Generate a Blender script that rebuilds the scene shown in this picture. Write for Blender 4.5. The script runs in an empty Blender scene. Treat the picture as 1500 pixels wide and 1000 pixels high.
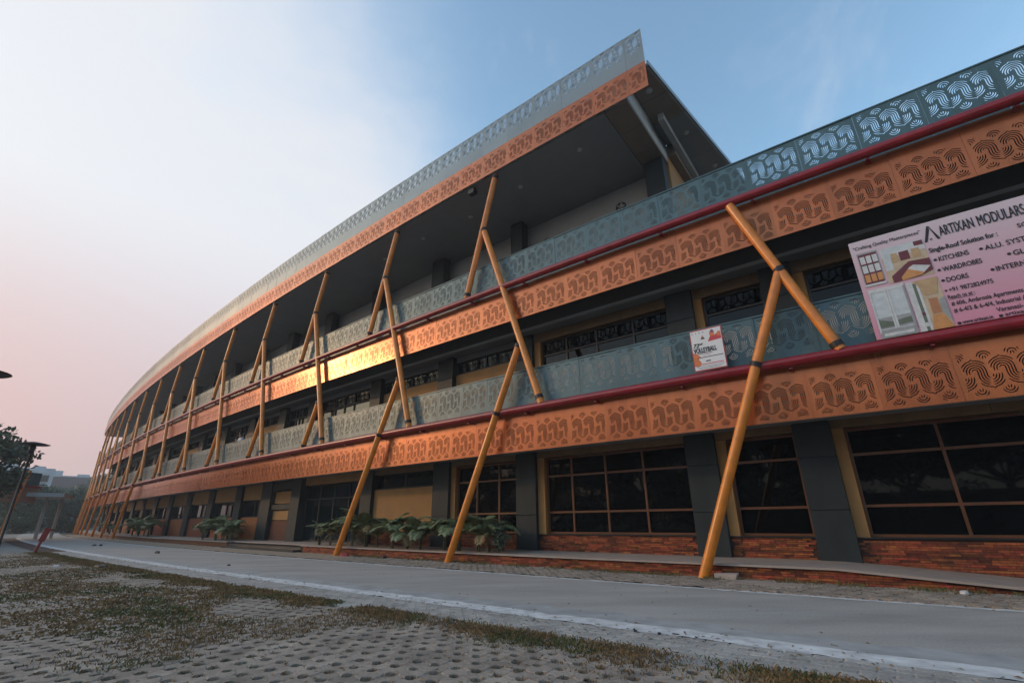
import bpy, math, random
from math import sin, cos, pi, radians, atan2, hypot, sqrt, exp
from mathutils import Vector, Matrix, noise
from mathutils.geometry import delaunay_2d_cdt
random.seed(7)
S = bpy.context.scene
COL = S.collection

# ------------------------------------------------------------------ camera
CAM_H = 1.05
cd = bpy.data.cameras.new('camera'); cam = bpy.data.objects.new('camera', cd); COL.objects.link(cam)
cd.sensor_fit = 'HORIZONTAL'; cd.sensor_width = 36.0
cd.lens = 688.7 / 1500 * 36.0
cd.clip_start = .05; cd.clip_end = 3000
_th, _ro = radians(20.76), radians(-.58)
_r = Vector((1, 0, 0)); _u = Vector((0, -sin(_th), cos(_th))); _w = Vector((0, cos(_th), sin(_th)))
_r2 = _r * cos(_ro) + _u * sin(_ro); _u2 = _u * cos(_ro) - _r * sin(_ro)
M = Matrix((_r2, _u2, -_w)).transposed().to_4x4(); M.translation = (0, 0, CAM_H)
cam.matrix_world = M
S.camera = cam
S.render.resolution_x, S.render.resolution_y = 1024, 682

# ------------------------------------------------------------------ sky, sun, exposure
SUN_AZ, SUN_EL = radians(-83), radians(16)      # azimuth from +Y towards +X
sun_dir = Vector((sin(SUN_AZ) * cos(SUN_EL), cos(SUN_AZ) * cos(SUN_EL), sin(SUN_EL)))
W = bpy.data.worlds.new('World'); S.world = W; W.use_nodes = True
nt = W.node_tree; nt.nodes.clear()
def N(t, **k):
    n = nt.nodes.new(t)
    for a, b in k.items(): setattr(n, a, b)
    return n
def L(a, b): nt.links.new(a, b)
sky = N('ShaderNodeTexSky'); sky.sky_type = 'NISHITA'; sky.sun_disc = False
sky.sun_elevation = SUN_EL; sky.sun_rotation = SUN_AZ
sky.altitude = 80; sky.air_density = 1.0; sky.dust_density = 1.5; sky.ozone_density = 1.0
tc = N('ShaderNodeTexCoord')
# thin high cloud: denser round the sun, ragged towards the blue
dot = N('ShaderNodeVectorMath', operation='DOT_PRODUCT'); L(tc.outputs['Generated'], dot.inputs[0])
_vd = Vector((sin(radians(-45)) * cos(radians(20)), cos(radians(-45)) * cos(radians(20)), sin(radians(20))))
dot.inputs[1].default_value = _vd
nz = N('ShaderNodeTexNoise'); nz.inputs['Scale'].default_value = 1.7; nz.inputs['Detail'].default_value = 6; nz.inputs['Roughness'].default_value = .55
mp = N('ShaderNodeMapping'); mp.inputs['Scale'].default_value = (1, 1, 2.2); mp.inputs['Location'].default_value = (3.1, .4, .7)
L(tc.outputs['Generated'], mp.inputs['Vector']); L(mp.outputs['Vector'], nz.inputs['Vector'])
ns = N('ShaderNodeMath', operation='MULTIPLY_ADD'); L(nz.outputs['Fac'], ns.inputs[0]); ns.inputs[1].default_value = .3; ns.inputs[2].default_value = -.15
ad = N('ShaderNodeMath', operation='ADD'); L(dot.outputs['Value'], ad.inputs[0]); L(ns.outputs[0], ad.inputs[1])
vr = N('ShaderNodeMapRange', interpolation_type='SMOOTHERSTEP'); L(ad.outputs[0], vr.inputs['Value'])
vr.inputs['From Min'].default_value = .69; vr.inputs['From Max'].default_value = .96
vr.inputs['To Min'].default_value = .0; vr.inputs['To Max'].default_value = .93
# fine wisps
nz2 = N('ShaderNodeTexNoise'); nz2.inputs['Scale'].default_value = 4.2; nz2.inputs['Detail'].default_value = 8; nz2.inputs['Roughness'].default_value = .6; nz2.inputs['Distortion'].default_value = .4
mp2 = N('ShaderNodeMapping'); mp2.inputs['Location'].default_value = (1.3, 2.2, .1); mp2.inputs['Rotation'].default_value = (0, .5, .3); mp2.inputs['Scale'].default_value = (1.4, .7, 1)
L(tc.outputs['Generated'], mp2.inputs['Vector']); L(mp2.outputs['Vector'], nz2.inputs['Vector'])
wr = N('ShaderNodeMapRange', interpolation_type='SMOOTHSTEP'); L(nz2.outputs['Fac'], wr.inputs['Value'])
wr.inputs['From Min'].default_value = .5; wr.inputs['From Max'].default_value = .8; wr.inputs['To Max'].default_value = .3
mx = N('ShaderNodeMath', operation='MAXIMUM'); L(vr.outputs[0], mx.inputs[0]); L(wr.outputs[0], mx.inputs[1])
# dust near the horizon: pinkish
sep = N('ShaderNodeSeparateXYZ'); L(tc.outputs['Generated'], sep.inputs[0])
hz = N('ShaderNodeMapRange', interpolation_type='SMOOTHSTEP'); L(sep.outputs['Z'], hz.inputs['Value'])
hz.inputs['From Min'].default_value = .02; hz.inputs['From Max'].default_value = .52; hz.inputs['To Min'].default_value = 1; hz.inputs['To Max'].default_value = 0
ccol = N('ShaderNodeMix', data_type='RGBA'); L(hz.outputs[0], ccol.inputs['Factor'])
ccol.inputs['A'].default_value = (4.5, 4.5, 4.65, 1); ccol.inputs['B'].default_value = (3.9, 2.95, 3.1, 1)
skm = N('ShaderNodeMix', data_type='RGBA', blend_type='MULTIPLY'); skm.inputs['Factor'].default_value = 1
L(sky.outputs[0], skm.inputs['A']); skm.inputs['B'].default_value = (1.75, 1.95, 1.85, 1)
smx = N('ShaderNodeMix', data_type='RGBA'); L(mx.outputs[0], smx.inputs['Factor']); L(skm.outputs['Result'], smx.inputs['A']); L(ccol.outputs['Result'], smx.inputs['B'])
hm = N('ShaderNodeMath', operation='MULTIPLY'); L(hz.outputs[0], hm.inputs[0]); hm.inputs[1].default_value = .75
hmx = N('ShaderNodeMix', data_type='RGBA'); L(hm.outputs[0], hmx.inputs['Factor']); L(smx.outputs['Result'], hmx.inputs['A']); hmx.inputs['B'].default_value = (3.3, 2.6, 2.75, 1)
# warm air on the sun's side
dot2 = N('ShaderNodeVectorMath', operation='DOT_PRODUCT'); L(tc.outputs['Generated'], dot2.inputs[0]); dot2.inputs[1].default_value = sun_dir
wm = N('ShaderNodeMapRange', interpolation_type='SMOOTHSTEP'); L(dot2.outputs['Value'], wm.inputs['Value'])
wm.inputs['From Min'].default_value = .62; wm.inputs['From Max'].default_value = .98; wm.inputs['To Max'].default_value = .75
wmh = N('ShaderNodeMath', operation='MULTIPLY'); L(wm.outputs[0], wmh.inputs[0]); L(hz.outputs[0], wmh.inputs[1])
wmx = N('ShaderNodeMix', data_type='RGBA'); L(wmh.outputs[0], wmx.inputs['Factor']); L(hmx.outputs['Result'], wmx.inputs['A']); wmx.inputs['B'].default_value = (4.9, 2.9, 2.5, 1)
bg = N('ShaderNodeBackground'); bg.inputs['Strength'].default_value = .1; L(wmx.outputs['Result'], bg.inputs['Color'])
out = N('ShaderNodeOutputWorld'); L(bg.outputs[0], out.inputs['Surface'])
sl = bpy.data.lights.new('sun', 'SUN'); sl.energy = .42; sl.angle = radians(3); sl.color = (1.0, .58, .27)
sun = bpy.data.objects.new('sun', sl); COL.objects.link(sun)
sun.rotation_euler = sun_dir.to_track_quat('Z', 'Y').to_euler(); sun.location = (-60, 10, 40)
vs = S.view_settings; vs.view_transform = 'Standard'; vs.look = 'None'; vs.exposure = .95; vs.gamma = 1; vs.use_curve_mapping = False

# ------------------------------------------------------------------ plan of the place
# The block stands on a circular arc: s = metres along the arc (growing to the left), r = metres outwards of the railing line
CX, CY, R = 266.25, 355.76, 434.15
PH0 = atan2(-CY, -CX)
def P(s, r, z):
    ph = PH0 - s / R
    return Vector((CX + (R + r) * cos(ph), CY + (R + r) * sin(ph), z))
def nrm(s): ph = PH0 - s / R; return Vector((cos(ph), sin(ph), 0))
def right(s): n = nrm(s); return Vector((-n.y, n.x, 0))      # along the wall, towards falling s ... checked below
if (P(-1, 0, 0) - P(0, 0, 0)).dot(right(0)) < 0:
    def right(s): n = nrm(s); return Vector((n.y, -n.x, 0))
def ang(s): e = right(s); return atan2(e.y, e.x)

# ------------------------------------------------------------------ materials
def mat(name, col, rough=.6, metal=0., var=.0, vscale=6., vdetail=4., bump=0., bscale=40., col2=None, spec=.5, rand=0., coat=0., stretch=(1, 1, 1), rvar=0., hue=None, rotz=0., speck=0.):
    m = bpy.data.materials.new(name); m.use_nodes = True
    t = m.node_tree; b = t.nodes['Principled BSDF']
    b.inputs['Roughness'].default_value = rough; b.inputs['Metallic'].default_value = metal
    b.inputs['Specular IOR Level'].default_value = spec
    if coat: b.inputs['Coat Weight'].default_value = coat; b.inputs['Coat Roughness'].default_value = .15
    b.inputs['Base Color'].default_value = (*col, 1)
    src = None
    tcn = t.nodes.new('ShaderNodeTexCoord'); g = t.nodes.new('ShaderNodeNewGeometry')
    mpn = t.nodes.new('ShaderNodeMapping'); mpn.inputs['Scale'].default_value = stretch; mpn.inputs['Rotation'].default_value = (0, 0, rotz)
    t.links.new(g.outputs['Position'], mpn.inputs['Vector'])
    if var or col2:
        n = t.nodes.new('ShaderNodeTexNoise'); n.inputs['Scale'].default_value = vscale; n.inputs['Detail'].default_value = vdetail; n.inputs['Roughness'].default_value = .6
        t.links.new(mpn.outputs['Vector'], n.inputs['Vector'])
        r = t.nodes.new('ShaderNodeMapRange'); r.inputs['From Min'].default_value = .32; r.inputs['From Max'].default_value = .68
        t.links.new(n.outputs['Fac'], r.inputs['Value'])
        mi = t.nodes.new('ShaderNodeMix'); mi.data_type = 'RGBA'
        c2 = col2 or tuple(c * (1 - var) for c in col); c1 = col if col2 else tuple(min(1, c * (1 + var)) for c in col)
        mi.inputs['A'].default_value = (*c1, 1); mi.inputs['B'].default_value = (*c2, 1)
        t.links.new(r.outputs[0], mi.inputs['Factor']); src = mi.outputs['Result']
        if rvar:
            rr = t.nodes.new('ShaderNodeMapRange'); rr.inputs['To Min'].default_value = rough - rvar; rr.inputs['To Max'].default_value = rough + rvar
            t.links.new(n.outputs['Fac'], rr.inputs['Value']); t.links.new(rr.outputs[0], b.inputs['Roughness'])
    if rand:
        oi = t.nodes.new('ShaderNodeObjectInfo'); a = t.nodes.new('ShaderNodeMath'); a.operation = 'ADD'
        t.links.new(oi.outputs['Random'], a.inputs[0]); t.links.new(g.outputs['Random Per Island'], a.inputs[1])
        f = t.nodes.new('ShaderNodeMath'); f.operation = 'FRACT'; t.links.new(a.outputs[0], f.inputs[0])
        hs = t.nodes.new('ShaderNodeHueSaturation')
        mr = t.nodes.new('ShaderNodeMapRange'); mr.inputs['To Min'].default_value = 1 - rand; mr.inputs['To Max'].default_value = 1 + rand
        t.links.new(f.outputs[0], mr.inputs['Value']); t.links.new(mr.outputs[0], hs.inputs['Value'])
        mh = t.nodes.new('ShaderNodeMath'); mh.operation = 'MULTIPLY'; mh.inputs[1].default_value = 7.31; t.links.new(f.outputs[0], mh.inputs[0])
        mf = t.nodes.new('ShaderNodeMath'); mf.operation = 'FRACT'; t.links.new(mh.outputs[0], mf.inputs[0])
        mr2 = t.nodes.new('ShaderNodeMapRange'); h0, h1 = hue or (.5 - .02 * rand, .5 + .03 * rand); mr2.inputs['To Min'].default_value = h0; mr2.inputs['To Max'].default_value = h1
        t.links.new(mf.outputs[0], mr2.inputs['Value']); t.links.new(mr2.outputs[0], hs.inputs['Hue'])
        if src: t.links.new(src, hs.inputs['Color'])
        else: hs.inputs['Color'].default_value = (*col, 1)
        src = hs.outputs['Color']
    if speck and src:
        n3 = t.nodes.new('ShaderNodeTexNoise'); n3.inputs['Scale'].default_value = 38; n3.inputs['Detail'].default_value = 5; n3.inputs['Roughness'].default_value = .75
        t.links.new(g.outputs['Position'], n3.inputs['Vector'])
        r3 = t.nodes.new('ShaderNodeMapRange'); r3.inputs['From Min'].default_value = .35; r3.inputs['From Max'].default_value = .65; r3.inputs['To Min'].default_value = 1 - speck; r3.inputs['To Max'].default_value = 1 + speck
        t.links.new(n3.outputs['Fac'], r3.inputs['Value'])
        v3 = t.nodes.new('ShaderNodeVectorMath'); v3.operation = 'SCALE'; t.links.new(src, v3.inputs[0]); t.links.new(r3.outputs[0], v3.inputs['Scale']); src = v3.outputs[0]
    if src: t.links.new(src, b.inputs['Base Color'])
    if bump:
        n2 = t.nodes.new('ShaderNodeTexNoise'); n2.inputs['Scale'].default_value = bscale; n2.inputs['Detail'].default_value = 6
        t.links.new(mpn.outputs['Vector'], n2.inputs['Vector'])
        bp = t.nodes.new('ShaderNodeBump'); bp.inputs['Strength'].default_value = bump; bp.inputs['Distance'].default_value = .02
        t.links.new(n2.outputs['Fac'], bp.inputs['Height']); t.links.new(bp.outputs[0], b.inputs['Normal'])
    return m
ROADROT = -ang(6)
MT = dict(
 orange=mat('orange_sheet', (.43, .12, .04), .25, .45, var=.14, vscale=4, vdetail=6, stretch=(1, 1, .16), bump=.05, bscale=1.6, rand=.06, rvar=.08),
 teal=mat('teal_sheet', (.058, .112, .128), .42, .1, var=.16, vscale=4, vdetail=6, stretch=(1, 1, .16), bump=.05, bscale=1.6, rand=.08, rvar=.08),
 hazedorange=mat('hazed_orange', (.33, .2, .14), .7),  # wing band's orange paled in the colour itself, standing for distance haze
 grey_sheet=mat('grey_sheet', (.21, .245, .26), .4, .2, var=.07, vscale=1.0, bump=.03, bscale=2, rand=.05),
 strut=mat('strut_paint', (.64, .19, .016), .4, .0, var=.2, vscale=3.5, vdetail=8, coat=.2, bump=.03, bscale=60),
 pipe=mat('pipe_paint', (.23, .008, .014), .35, 0, var=.2, vscale=4, coat=.15),
 panelback=mat('panel_back_shade', (.02, .022, .024), .7),  # dark colour put on panel backs and rims so they mirror as shaded
 bracket=mat('bracket_steel', (.03, .025, .025), .5, .4),
 column=mat('slate_cladding', (.026, .031, .033), .55, 0, var=.22, vscale=2.5, vdetail=8, stretch=(1, 1, .35), rand=.06, spec=.25),
 soffit=mat('soffit_paint', (.24, .245, .24), .75, 0, var=.06, vscale=1.2),
 brownpanel=mat('brown_soffit_panel', (.23, .175, .125), .6, 0, var=.1, vscale=2, rand=.1),
 concrete=mat('painted_concrete', (.42, .42, .41), .8, 0, var=.1, vscale=2.5, bump=.05),
 slab=mat('slab_edge', (.05, .05, .047), .85, 0, var=.15),
 greywall=mat('grey_wall', (.38, .38, .375), .8, 0, var=.08, vscale=1.5, bump=.04),
 tan=mat('tan_wall', (.34, .17, .055), .75, 0, var=.1, vscale=2, bump=.05),
 tandark=mat('tan_stone', (.2, .115, .05), .7, 0, var=.12, vscale=4, rand=.08),
 frame=mat('window_frame_brown', (.14, .05, .018), .4, .1, var=.12, vscale=5),
 framedark=mat('window_frame_dark', (.03, .016, .01), .4, .1),
 glass=mat('dark_glass', (.003, .004, .005), .025, 0, spec=.2, bump=.012, bscale=1.1),
 glassb=mat('dark_blue_glass', (.006, .012, .015), .05, 0, spec=.3, bump=.012, bscale=1.1),
 brick=mat('brick_slip', (.235, .042, .018), .75, 0, var=.35, vscale=14, bump=.25, bscale=70, rand=.62, hue=(.495, .525)),
 mortar=mat('brick_mortar', (.06, .03, .022), .9),
 stone=mat('walkway_stone', (.36, .28, .235), .75, 0, var=.1, vscale=3, bump=.06, bscale=30),
 granite=mat('black_granite', (.03, .032, .035), .35, 0, var=.2, vscale=60),
 road=mat('road_concrete', (.4, .375, .345), .85, 0, speck=.16, col2=(.285, .268, .247), vscale=1.3, vdetail=12, bump=.06, bscale=60, rvar=.05, rotz=ROADROT, stretch=(.34, 1.2, 1)),
 dust=mat('white_lime_line', (.72, .72, .71), .9, 0, col2=(.4, .4, .395), vscale=5, vdetail=9, bump=.1),
 dust2=mat('road_dust', (.4, .395, .385), .9, 0, col2=(.27, .266, .258), vscale=3, vdetail=9, bump=.1),
 paver=mat('paver_concrete', (.285, .232, .188), .85, 0, var=.26, speck=.25, vscale=2.2, vdetail=8, bump=.25, bscale=120, rand=.16),
 zpaver=mat('zigzag_paver_concrete', (.33, .31, .285), .85, 0, var=.22, speck=.2, vscale=2.5, vdetail=8, bump=.25, bscale=120, rand=.13),
 soil=mat('dry_soil', (.06, .038, .022), .95, 0, var=.35, vscale=8, vdetail=8, bump=.5, bscale=50),
 ground=mat('bare_ground', (.2, .19, .175), .9, 0, var=.25, vscale=.35, vdetail=9, bump=.2, bscale=20),
 sand=mat('sandy_verge', (.3, .23, .17), .95, 0, var=.25, vscale=6, vdetail=9, bump=.3, bscale=60),
 drygrass=mat('dry_grass', (.2, .12, .05), .9, 0, var=.25, vscale=3, rand=.35),
 greengrass=mat('green_grass', (.07, .09, .025), .85, 0, var=.25, vscale=3, rand=.3),
 palm=mat('palm_leaf', (.18, .2, .09), .5, 0, var=.3, vscale=9, rand=.3),
 palmdry=mat('palm_leaf_dry', (.24, .17, .07), .7, 0, var=.3, vscale=9),
 shrub=mat('shrub_leaf', (.06, .08, .05), .5, 0, var=.3, vscale=9, rand=.35),
 palmstem=mat('palm_stem', (.08, .07, .035), .8, 0, var=.3, vscale=20),
 leaf=mat('tree_leaf', (.05, .075, .035), .6, 0, var=.3, vscale=.6, rand=.35),
 bark=mat('bark', (.09, .065, .045), .9, 0, var=.3, vscale=9, bump=.4, bscale=20),
 red=mat('red_post_paint', (.2, .008, .01), .5, 0, var=.2, vscale=12),
 dark=mat('dark_metal', (.015, .016, .018), .5, .2),
 black=mat('black_print', (.02, .02, .022), .7),
 white=mat('white_board', (.7, .68, .68), .5, var=.04, vscale=2),
 farwhite=mat('far_plaster', (.42, .44, .46), .85, 0, var=.12, vscale=.3),
 farbrown=mat('far_brown_wall', (.17, .13, .12), .85, 0, var=.12, vscale=.3),
 skin=mat('skin', (.25, .13, .08), .6), hair=mat('hair', (.01, .009, .008), .6),
 shirt=mat('white_shirt', (.55, .54, .55), .8), trousers=mat('dark_trousers', (.03, .03, .04), .8),
 lamp=mat('lamp_lens', (.5, .5, .48), .4), litter=mat('litter_black', (.02, .02, .02), .6), paper=mat('litter_paper', (.55, .52, .5), .8), redbag=mat('litter_red', (.4, .05, .04), .5),
)
# ------------------------------------------------------------------ object helpers
WL = {}                                    # world location of every parent used
def place(o, parent, loc):
    loc = Vector(loc); WL[o.name] = loc
    if parent is not None: o.parent = parent; o.location = loc - WL[parent.name]
    else: o.location = loc
def tag(o, label=None, cat=None, group=None, kind=None):
    if label: o['label'] = label
    if cat: o['category'] = cat
    if group: o['group'] = group
    if kind: o['kind'] = kind
    return o
def empty(name, loc, label, cat, group=None):
    o = bpy.data.objects.new(name, None); COL.objects.link(o); o.empty_display_size = .3
    place(o, None, loc); return tag(o, label, cat, group)
def sub(name, parent, loc):
    o = bpy.data.objects.new(name, None); COL.objects.link(o); place(o, parent, loc); return o
def inst(name, me, parent, loc, rotz=0, scale=None, rot=None):
    o = bpy.data.objects.new(name, me); COL.objects.link(o)
    place(o, parent, loc); o.rotation_euler = rot if rot else (0, 0, rotz)
    if scale: o.scale = scale
    return o
class MB:
    def __init__(s): s.v = []; s.f = []; s.m = []; s.sm = []
    def add(s, vs, fs, mi=0, smooth=False):
        b = len(s.v); s.v += [Vector(v) for v in vs]
        for f in fs: s.f.append(tuple(b + i for i in f)); s.m.append(mi); s.sm.append(smooth)
        return s
    def box(s, c, ex, ey, ez, mi=0):          # centre + three half-extent vectors
        c, ex, ey, ez = map(Vector, (c, ex, ey, ez))
        vs = [c + a * ex + b * ey + d * ez for d in (-1, 1) for b in (-1, 1) for a in (-1, 1)]
        fs = [(0, 2, 3, 1), (4, 5, 7, 6), (0, 1, 5, 4), (2, 6, 7, 3), (0, 4, 6, 2), (1, 3, 7, 5)]
        if ex.cross(ey).dot(ez) < 0: fs = [f[::-1] for f in fs]
        return s.add(vs, fs, mi)
    def aabb(s, x0, x1, y0, y1, z0, z1, mi=0):
        return s.box(((x0 + x1) / 2, (y0 + y1) / 2, (z0 + z1) / 2), ((x1 - x0) / 2, 0, 0), (0, (y1 - y0) / 2, 0), (0, 0, (z1 - z0) / 2), mi)
    def sbox(s, s0, s1, r0, r1, z0, z1, mi=0):  # box in arc coordinates (short)
        sm = (s0 + s1) / 2
        return s.box(P(sm, (r0 + r1) / 2, (z0 + z1) / 2), right(sm) * abs(s1 - s0) / 2, nrm(sm) * (abs(r1 - r0) / 2), Vector((0, 0, (z1 - z0) / 2)), mi)
    def sector(s, s0, s1, r0, r1, z0, z1, ds=1.0, mi=0, zf=None):
        n = max(1, int(math.ceil(abs(s1 - s0) / ds))); vs = []
        for i in range(n + 1):
            q = s0 + (s1 - s0) * i / n; zt = zf(q) if zf else z1
            ra, rb = (r0(q) if callable(r0) else r0), (r1(q) if callable(r1) else r1)
            vs += [P(q, ra, z0), P(q, rb, z0), P(q, rb, zt), P(q, ra, zt)]
        fs = [(0, 1, 2, 3), tuple(4 * n + j for j in (3, 2, 1, 0))]
        for i in range(n):
            a, b = 4 * i, 4 * i + 4
            for j in range(4): k = (j + 1) % 4; fs.append((a + j, b + j, b + k, a + k))
        return s.add(vs, fs, mi)
    def tube(s, pts, rad, n=12, cap=True, mi=0):
        pts = [Vector(p) for p in pts]; rads = rad if isinstance(rad, (list, tuple)) else [rad] * len(pts)
        vs = []; up = None
        for i, p in enumerate(pts):
            d = (pts[min(i + 1, len(pts) - 1)] - pts[max(i - 1, 0)]).normalized()
            if up is None: up = Vector((0, 0, 1)) if abs(d.z) < .9 else Vector((1, 0, 0))
            a = d.cross(up).normalized(); b = a.cross(d).normalized(); up = b
            for k in range(n): t = 2 * pi * k / n; vs.append(p + (a * cos(t) + b * sin(t)) * rads[i])
        fs = [(i * n + k, i * n + (k + 1) % n, (i + 1) * n + (k + 1) % n, (i + 1) * n + k) for i in range(len(pts) - 1) for k in range(n)]
        s.add(vs, fs, mi, True)
        if cap:
            s.add(vs[:n], [tuple(range(n))[::-1]], mi); s.add(vs[-n:], [tuple(range(n))], mi)
        return s
    def lathe(s, prof, c=(0, 0, 0), n=20, mi=0):
        c = Vector(c); vs = []
        for (r, z) in prof:
            for k in range(n): t = 2 * pi * k / n; vs.append(c + Vector((r * cos(t), r * sin(t), z)))
        fs = [(i * n + k, i * n + (k + 1) % n, (i + 1) * n + (k + 1) % n, (i + 1) * n + k) for i in range(len(prof) - 1) for k in range(n)]
        fs += [tuple(range(n))[::-1], tuple((len(prof) - 1) * n + k for k in range(n))]
        return s.add(vs, fs, mi, True)
    def mesh(s, name, mats, origin=(0, 0, 0)):
        me = bpy.data.meshes.new(name); o = Vector(origin)
        me.from_pydata([v - o for v in s.v], [], s.f)
        for m in (mats if isinstance(mats, (list, tuple)) else [mats]): me.materials.append(MT[m] if isinstance(m, str) else m)
        me.polygons.foreach_set('material_index', s.m); me.polygons.foreach_set('use_smooth', s.sm)
        me.update(); return me
    def build(s, name, mats, parent=None, bevel=0):
        lo = [min(v[i] for v in s.v) for i in range(3)]; hi = [max(v[i] for v in s.v) for i in range(3)]
        org = Vector(((lo[0] + hi[0]) / 2, (lo[1] + hi[1]) / 2, lo[2]))
        ob = bpy.data.objects.new(name, s.mesh(name, mats, org)); COL.objects.link(ob); place(ob, parent, org)
        if bevel:
            b = ob.modifiers.new('bevel', 'BEVEL'); b.width = bevel; b.segments = 2; b.limit_method = 'ANGLE'
        return ob

# ------------------------------------------------------------------ ground
def road_r0(s): return 1.69
def road_r1(s): return 5.05
g = MB(); gn = 48
vs = [Vector((0, 0, 0))]
rings = [6, 14, 30, 70, 160, 380, 620]
for rr in rings:
    for k in range(gn): t = 2 * pi * k / gn; vs.append(Vector((rr * cos(t), rr * sin(t), 0)))
fs = [(0, 1 + k, 1 + (k + 1) % gn) for k in range(gn)]
for i in range(len(rings) - 1):
    for k in range(gn):
        a, b = 1 + i * gn + k, 1 + i * gn + (k + 1) % gn; fs.append((a, b, b + gn, a + gn))
g.add([v + Vector((0, 0, -.03)) for v in vs], fs)
tag(g.build('ground', 'ground'), kind='structure')
def strip(name, m, s0, s1, r0, r1, z, ds=.5, jit=0, seed=0, thick=None):
    b = MB(); n = int((s1 - s0) / ds); vs = []
    for i in range(n + 1):
        q = s0 + (s1 - s0) * i / n
        j0 = jit * noise.noise((q * 1.3, seed, 0)) + jit * .6 * noise.noise((q * 5.1, seed, 3)); j1 = jit * noise.noise((q * 1.5, seed + 9, 0)) + jit * .6 * noise.noise((q * 6.3, seed, 7))
        vs += [P(q, r0 + j0, z), P(q, r1 + j1, z)]
    b.add(vs, [(2 * i, 2 * i + 1, 2 * i + 3, 2 * i + 2) for i in range(n)])
    # face up
    me_up = (b.v[1] - b.v[0]).cross(b.v[2] - b.v[0]).z
    if me_up < 0: b.f = [f[::-1] for f in b.f]
    return b.build(name, m)
road = tag(strip('road', 'road', -12, 130, 1.69, 5.05, 0.0), kind='structure')
tag(strip('road_marking', 'dust', -12, 60, 1.62, 1.77, .004, .08, .03, 1), kind='structure')
tag(strip('road_marking', 'dust', -12, 60, 4.83, 5.15, .004, .06, .07, 5), kind='structure')
tag(strip('road_dust', 'dust2', -12, 60, 4.42, 4.9, .002, .06, .22, 21), kind='structure')
tag(strip('verge', 'soil', -12, 130, .0, 1.69, -.012), kind='structure')
verge_sand = tag(strip('sandy_verge', 'sand', 12.6, 70, .1, 1.5, .006, .2, .16, 13), kind='structure')
yard_base = strip('yard_soil', 'soil', -8, 26.9, 5.86, 34, -.014); tag(yard_base, kind='structure')

# ------------------------------------------------------------------ pavers
def ring_mesh(name, pts, m, h=.03, bev=.006, down=True):
    n = len(pts); c = Vector((sum(p[0] for p in pts) / n, sum(p[1] for p in pts) / n, 0)); b = MB()
    top = [Vector((p[0] + (c.x - p[0]) * bev / .07, p[1] + (c.y - p[1]) * bev / .07, h)) for p in pts]
    mid = [Vector((p[0], p[1], h - bev)) for p in pts]; bot = [Vector((p[0], p[1], 0)) for p in pts]
    b.add(top + mid, [tuple(range(n))] + [(i + n, (i + 1) % n + n, (i + 1) % n, i) for i in range(n)])
    if down: b.add(mid + bot, [(i + n, (i + 1) % n + n, (i + 1) % n, i) for i in range(n)])
    return b
LA, LB = .155, .2                     # paver lattice
def paver_outline(lod=1):
    # hexagon with the upper and lower corner bitten off by half a planting hole
    hw, hh = .045, .05
    x1, y1 = LA / 2 + .022, LB * .5
    pts = []
    def arc(sgn):
        k = 6 if lod else 2
        o = []
        for i in range(k + 1):
            t = pi * i / k
            o.append((hw * cos(t), sgn * (LB / 2 - hh * sin(t))))
        return o
    right_side = [(LA * .5 + .012, LB * .27), (LA - hw - .006, LB * .015), (LA * .5 + .012, -LB * .25)]
    pts += [(x, y) for x, y in arc(1)][::-1]          # from left to right over the top
    pts += right_side
    pts += [(x, y) for x, y in arc(-1)]               # right to left along the bottom
    pts += [(-x, y) for x, y in right_side[::-1]]
    return pts[::-1]
PV_DIR = radians(4)
pv_me = ring_mesh('paver', paver_outline(1), 'paver'); pv_mesh = pv_me.mesh('paver', 'paver'); pv_lo = ring_mesh('p', paver_outline(0), 'paver', down=False)
def to_sr(x, y):
    dx, dy = x - CX, y - CY
    return (PH0 - atan2(dy, dx)) * R, hypot(dx, dy) - R
def patch(x, y):                                       # 0..1: how overgrown
    a = noise.noise((x * .45 + 3, y * .45, 0)) + .5 * noise.noise((x * 1.3, y * 1.3, 5))
    s_, r_ = to_sr(x, y)
    a += .9 * exp(-((s_ - 11) / 6) ** 2 - ((r_ - 7.6) / 1.2) ** 2) + .95 * exp(-((s_ - 22) / 7) ** 2 - ((r_ - 7.5) / 2.2) ** 2) + .45 * exp(-((x + 2.9) / 1.2) ** 2 - ((y - 6.6) / 1.3) ** 2) - .42 - .25 * exp(-(x * x + (y - 3.8) ** 2) / 3)
    e = exp(-((r_ - 6.05) / .2) ** 2)
    return max(0, min(1, .5 + a * 1.1)) , e
pavers = []; holes = []
cs_, sn_ = cos(PV_DIR), sin(PV_DIR)
for i in range(-230, 90):
    for j in range(0, 190):
        lx, ly = i * LA, 1.0 + j * LB + (LB / 2 if i % 2 else 0)
        x, y = lx * cs_ - ly * sn_, lx * sn_ + ly * cs_
        s_, r_ = to_sr(x, y)
        if not (-9 < s_ < 26.7): continue
        if not ((6.02 < r_ < 24) or (.12 < r_ < 1.58 and s_ < 13.5)): continue
        if y < 2.2 or abs(x) > y * 1.25 + .6: continue
        d = hypot(x, y)
        pavers.append((d, x, y, r_)); hx, hy = x - sn_ * LB / 2, y + cs_ * LB / 2; holes.append((d, hx, hy, r_))
pavers.sort()
yard_near = [p for p in pavers if p[3] > 3]; verge_p = [p for p in pavers if p[3] < 3]
for d, x, y, r_ in yard_near[:300]:
    tilt = (random.uniform(-.015, .015), random.uniform(-.015, .015), PV_DIR + random.choice((0, pi)))
    inst('paver', pv_mesh, yard_base, (x, y, -.016 + random.uniform(-.003, .003)), rot=tilt)
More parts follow.
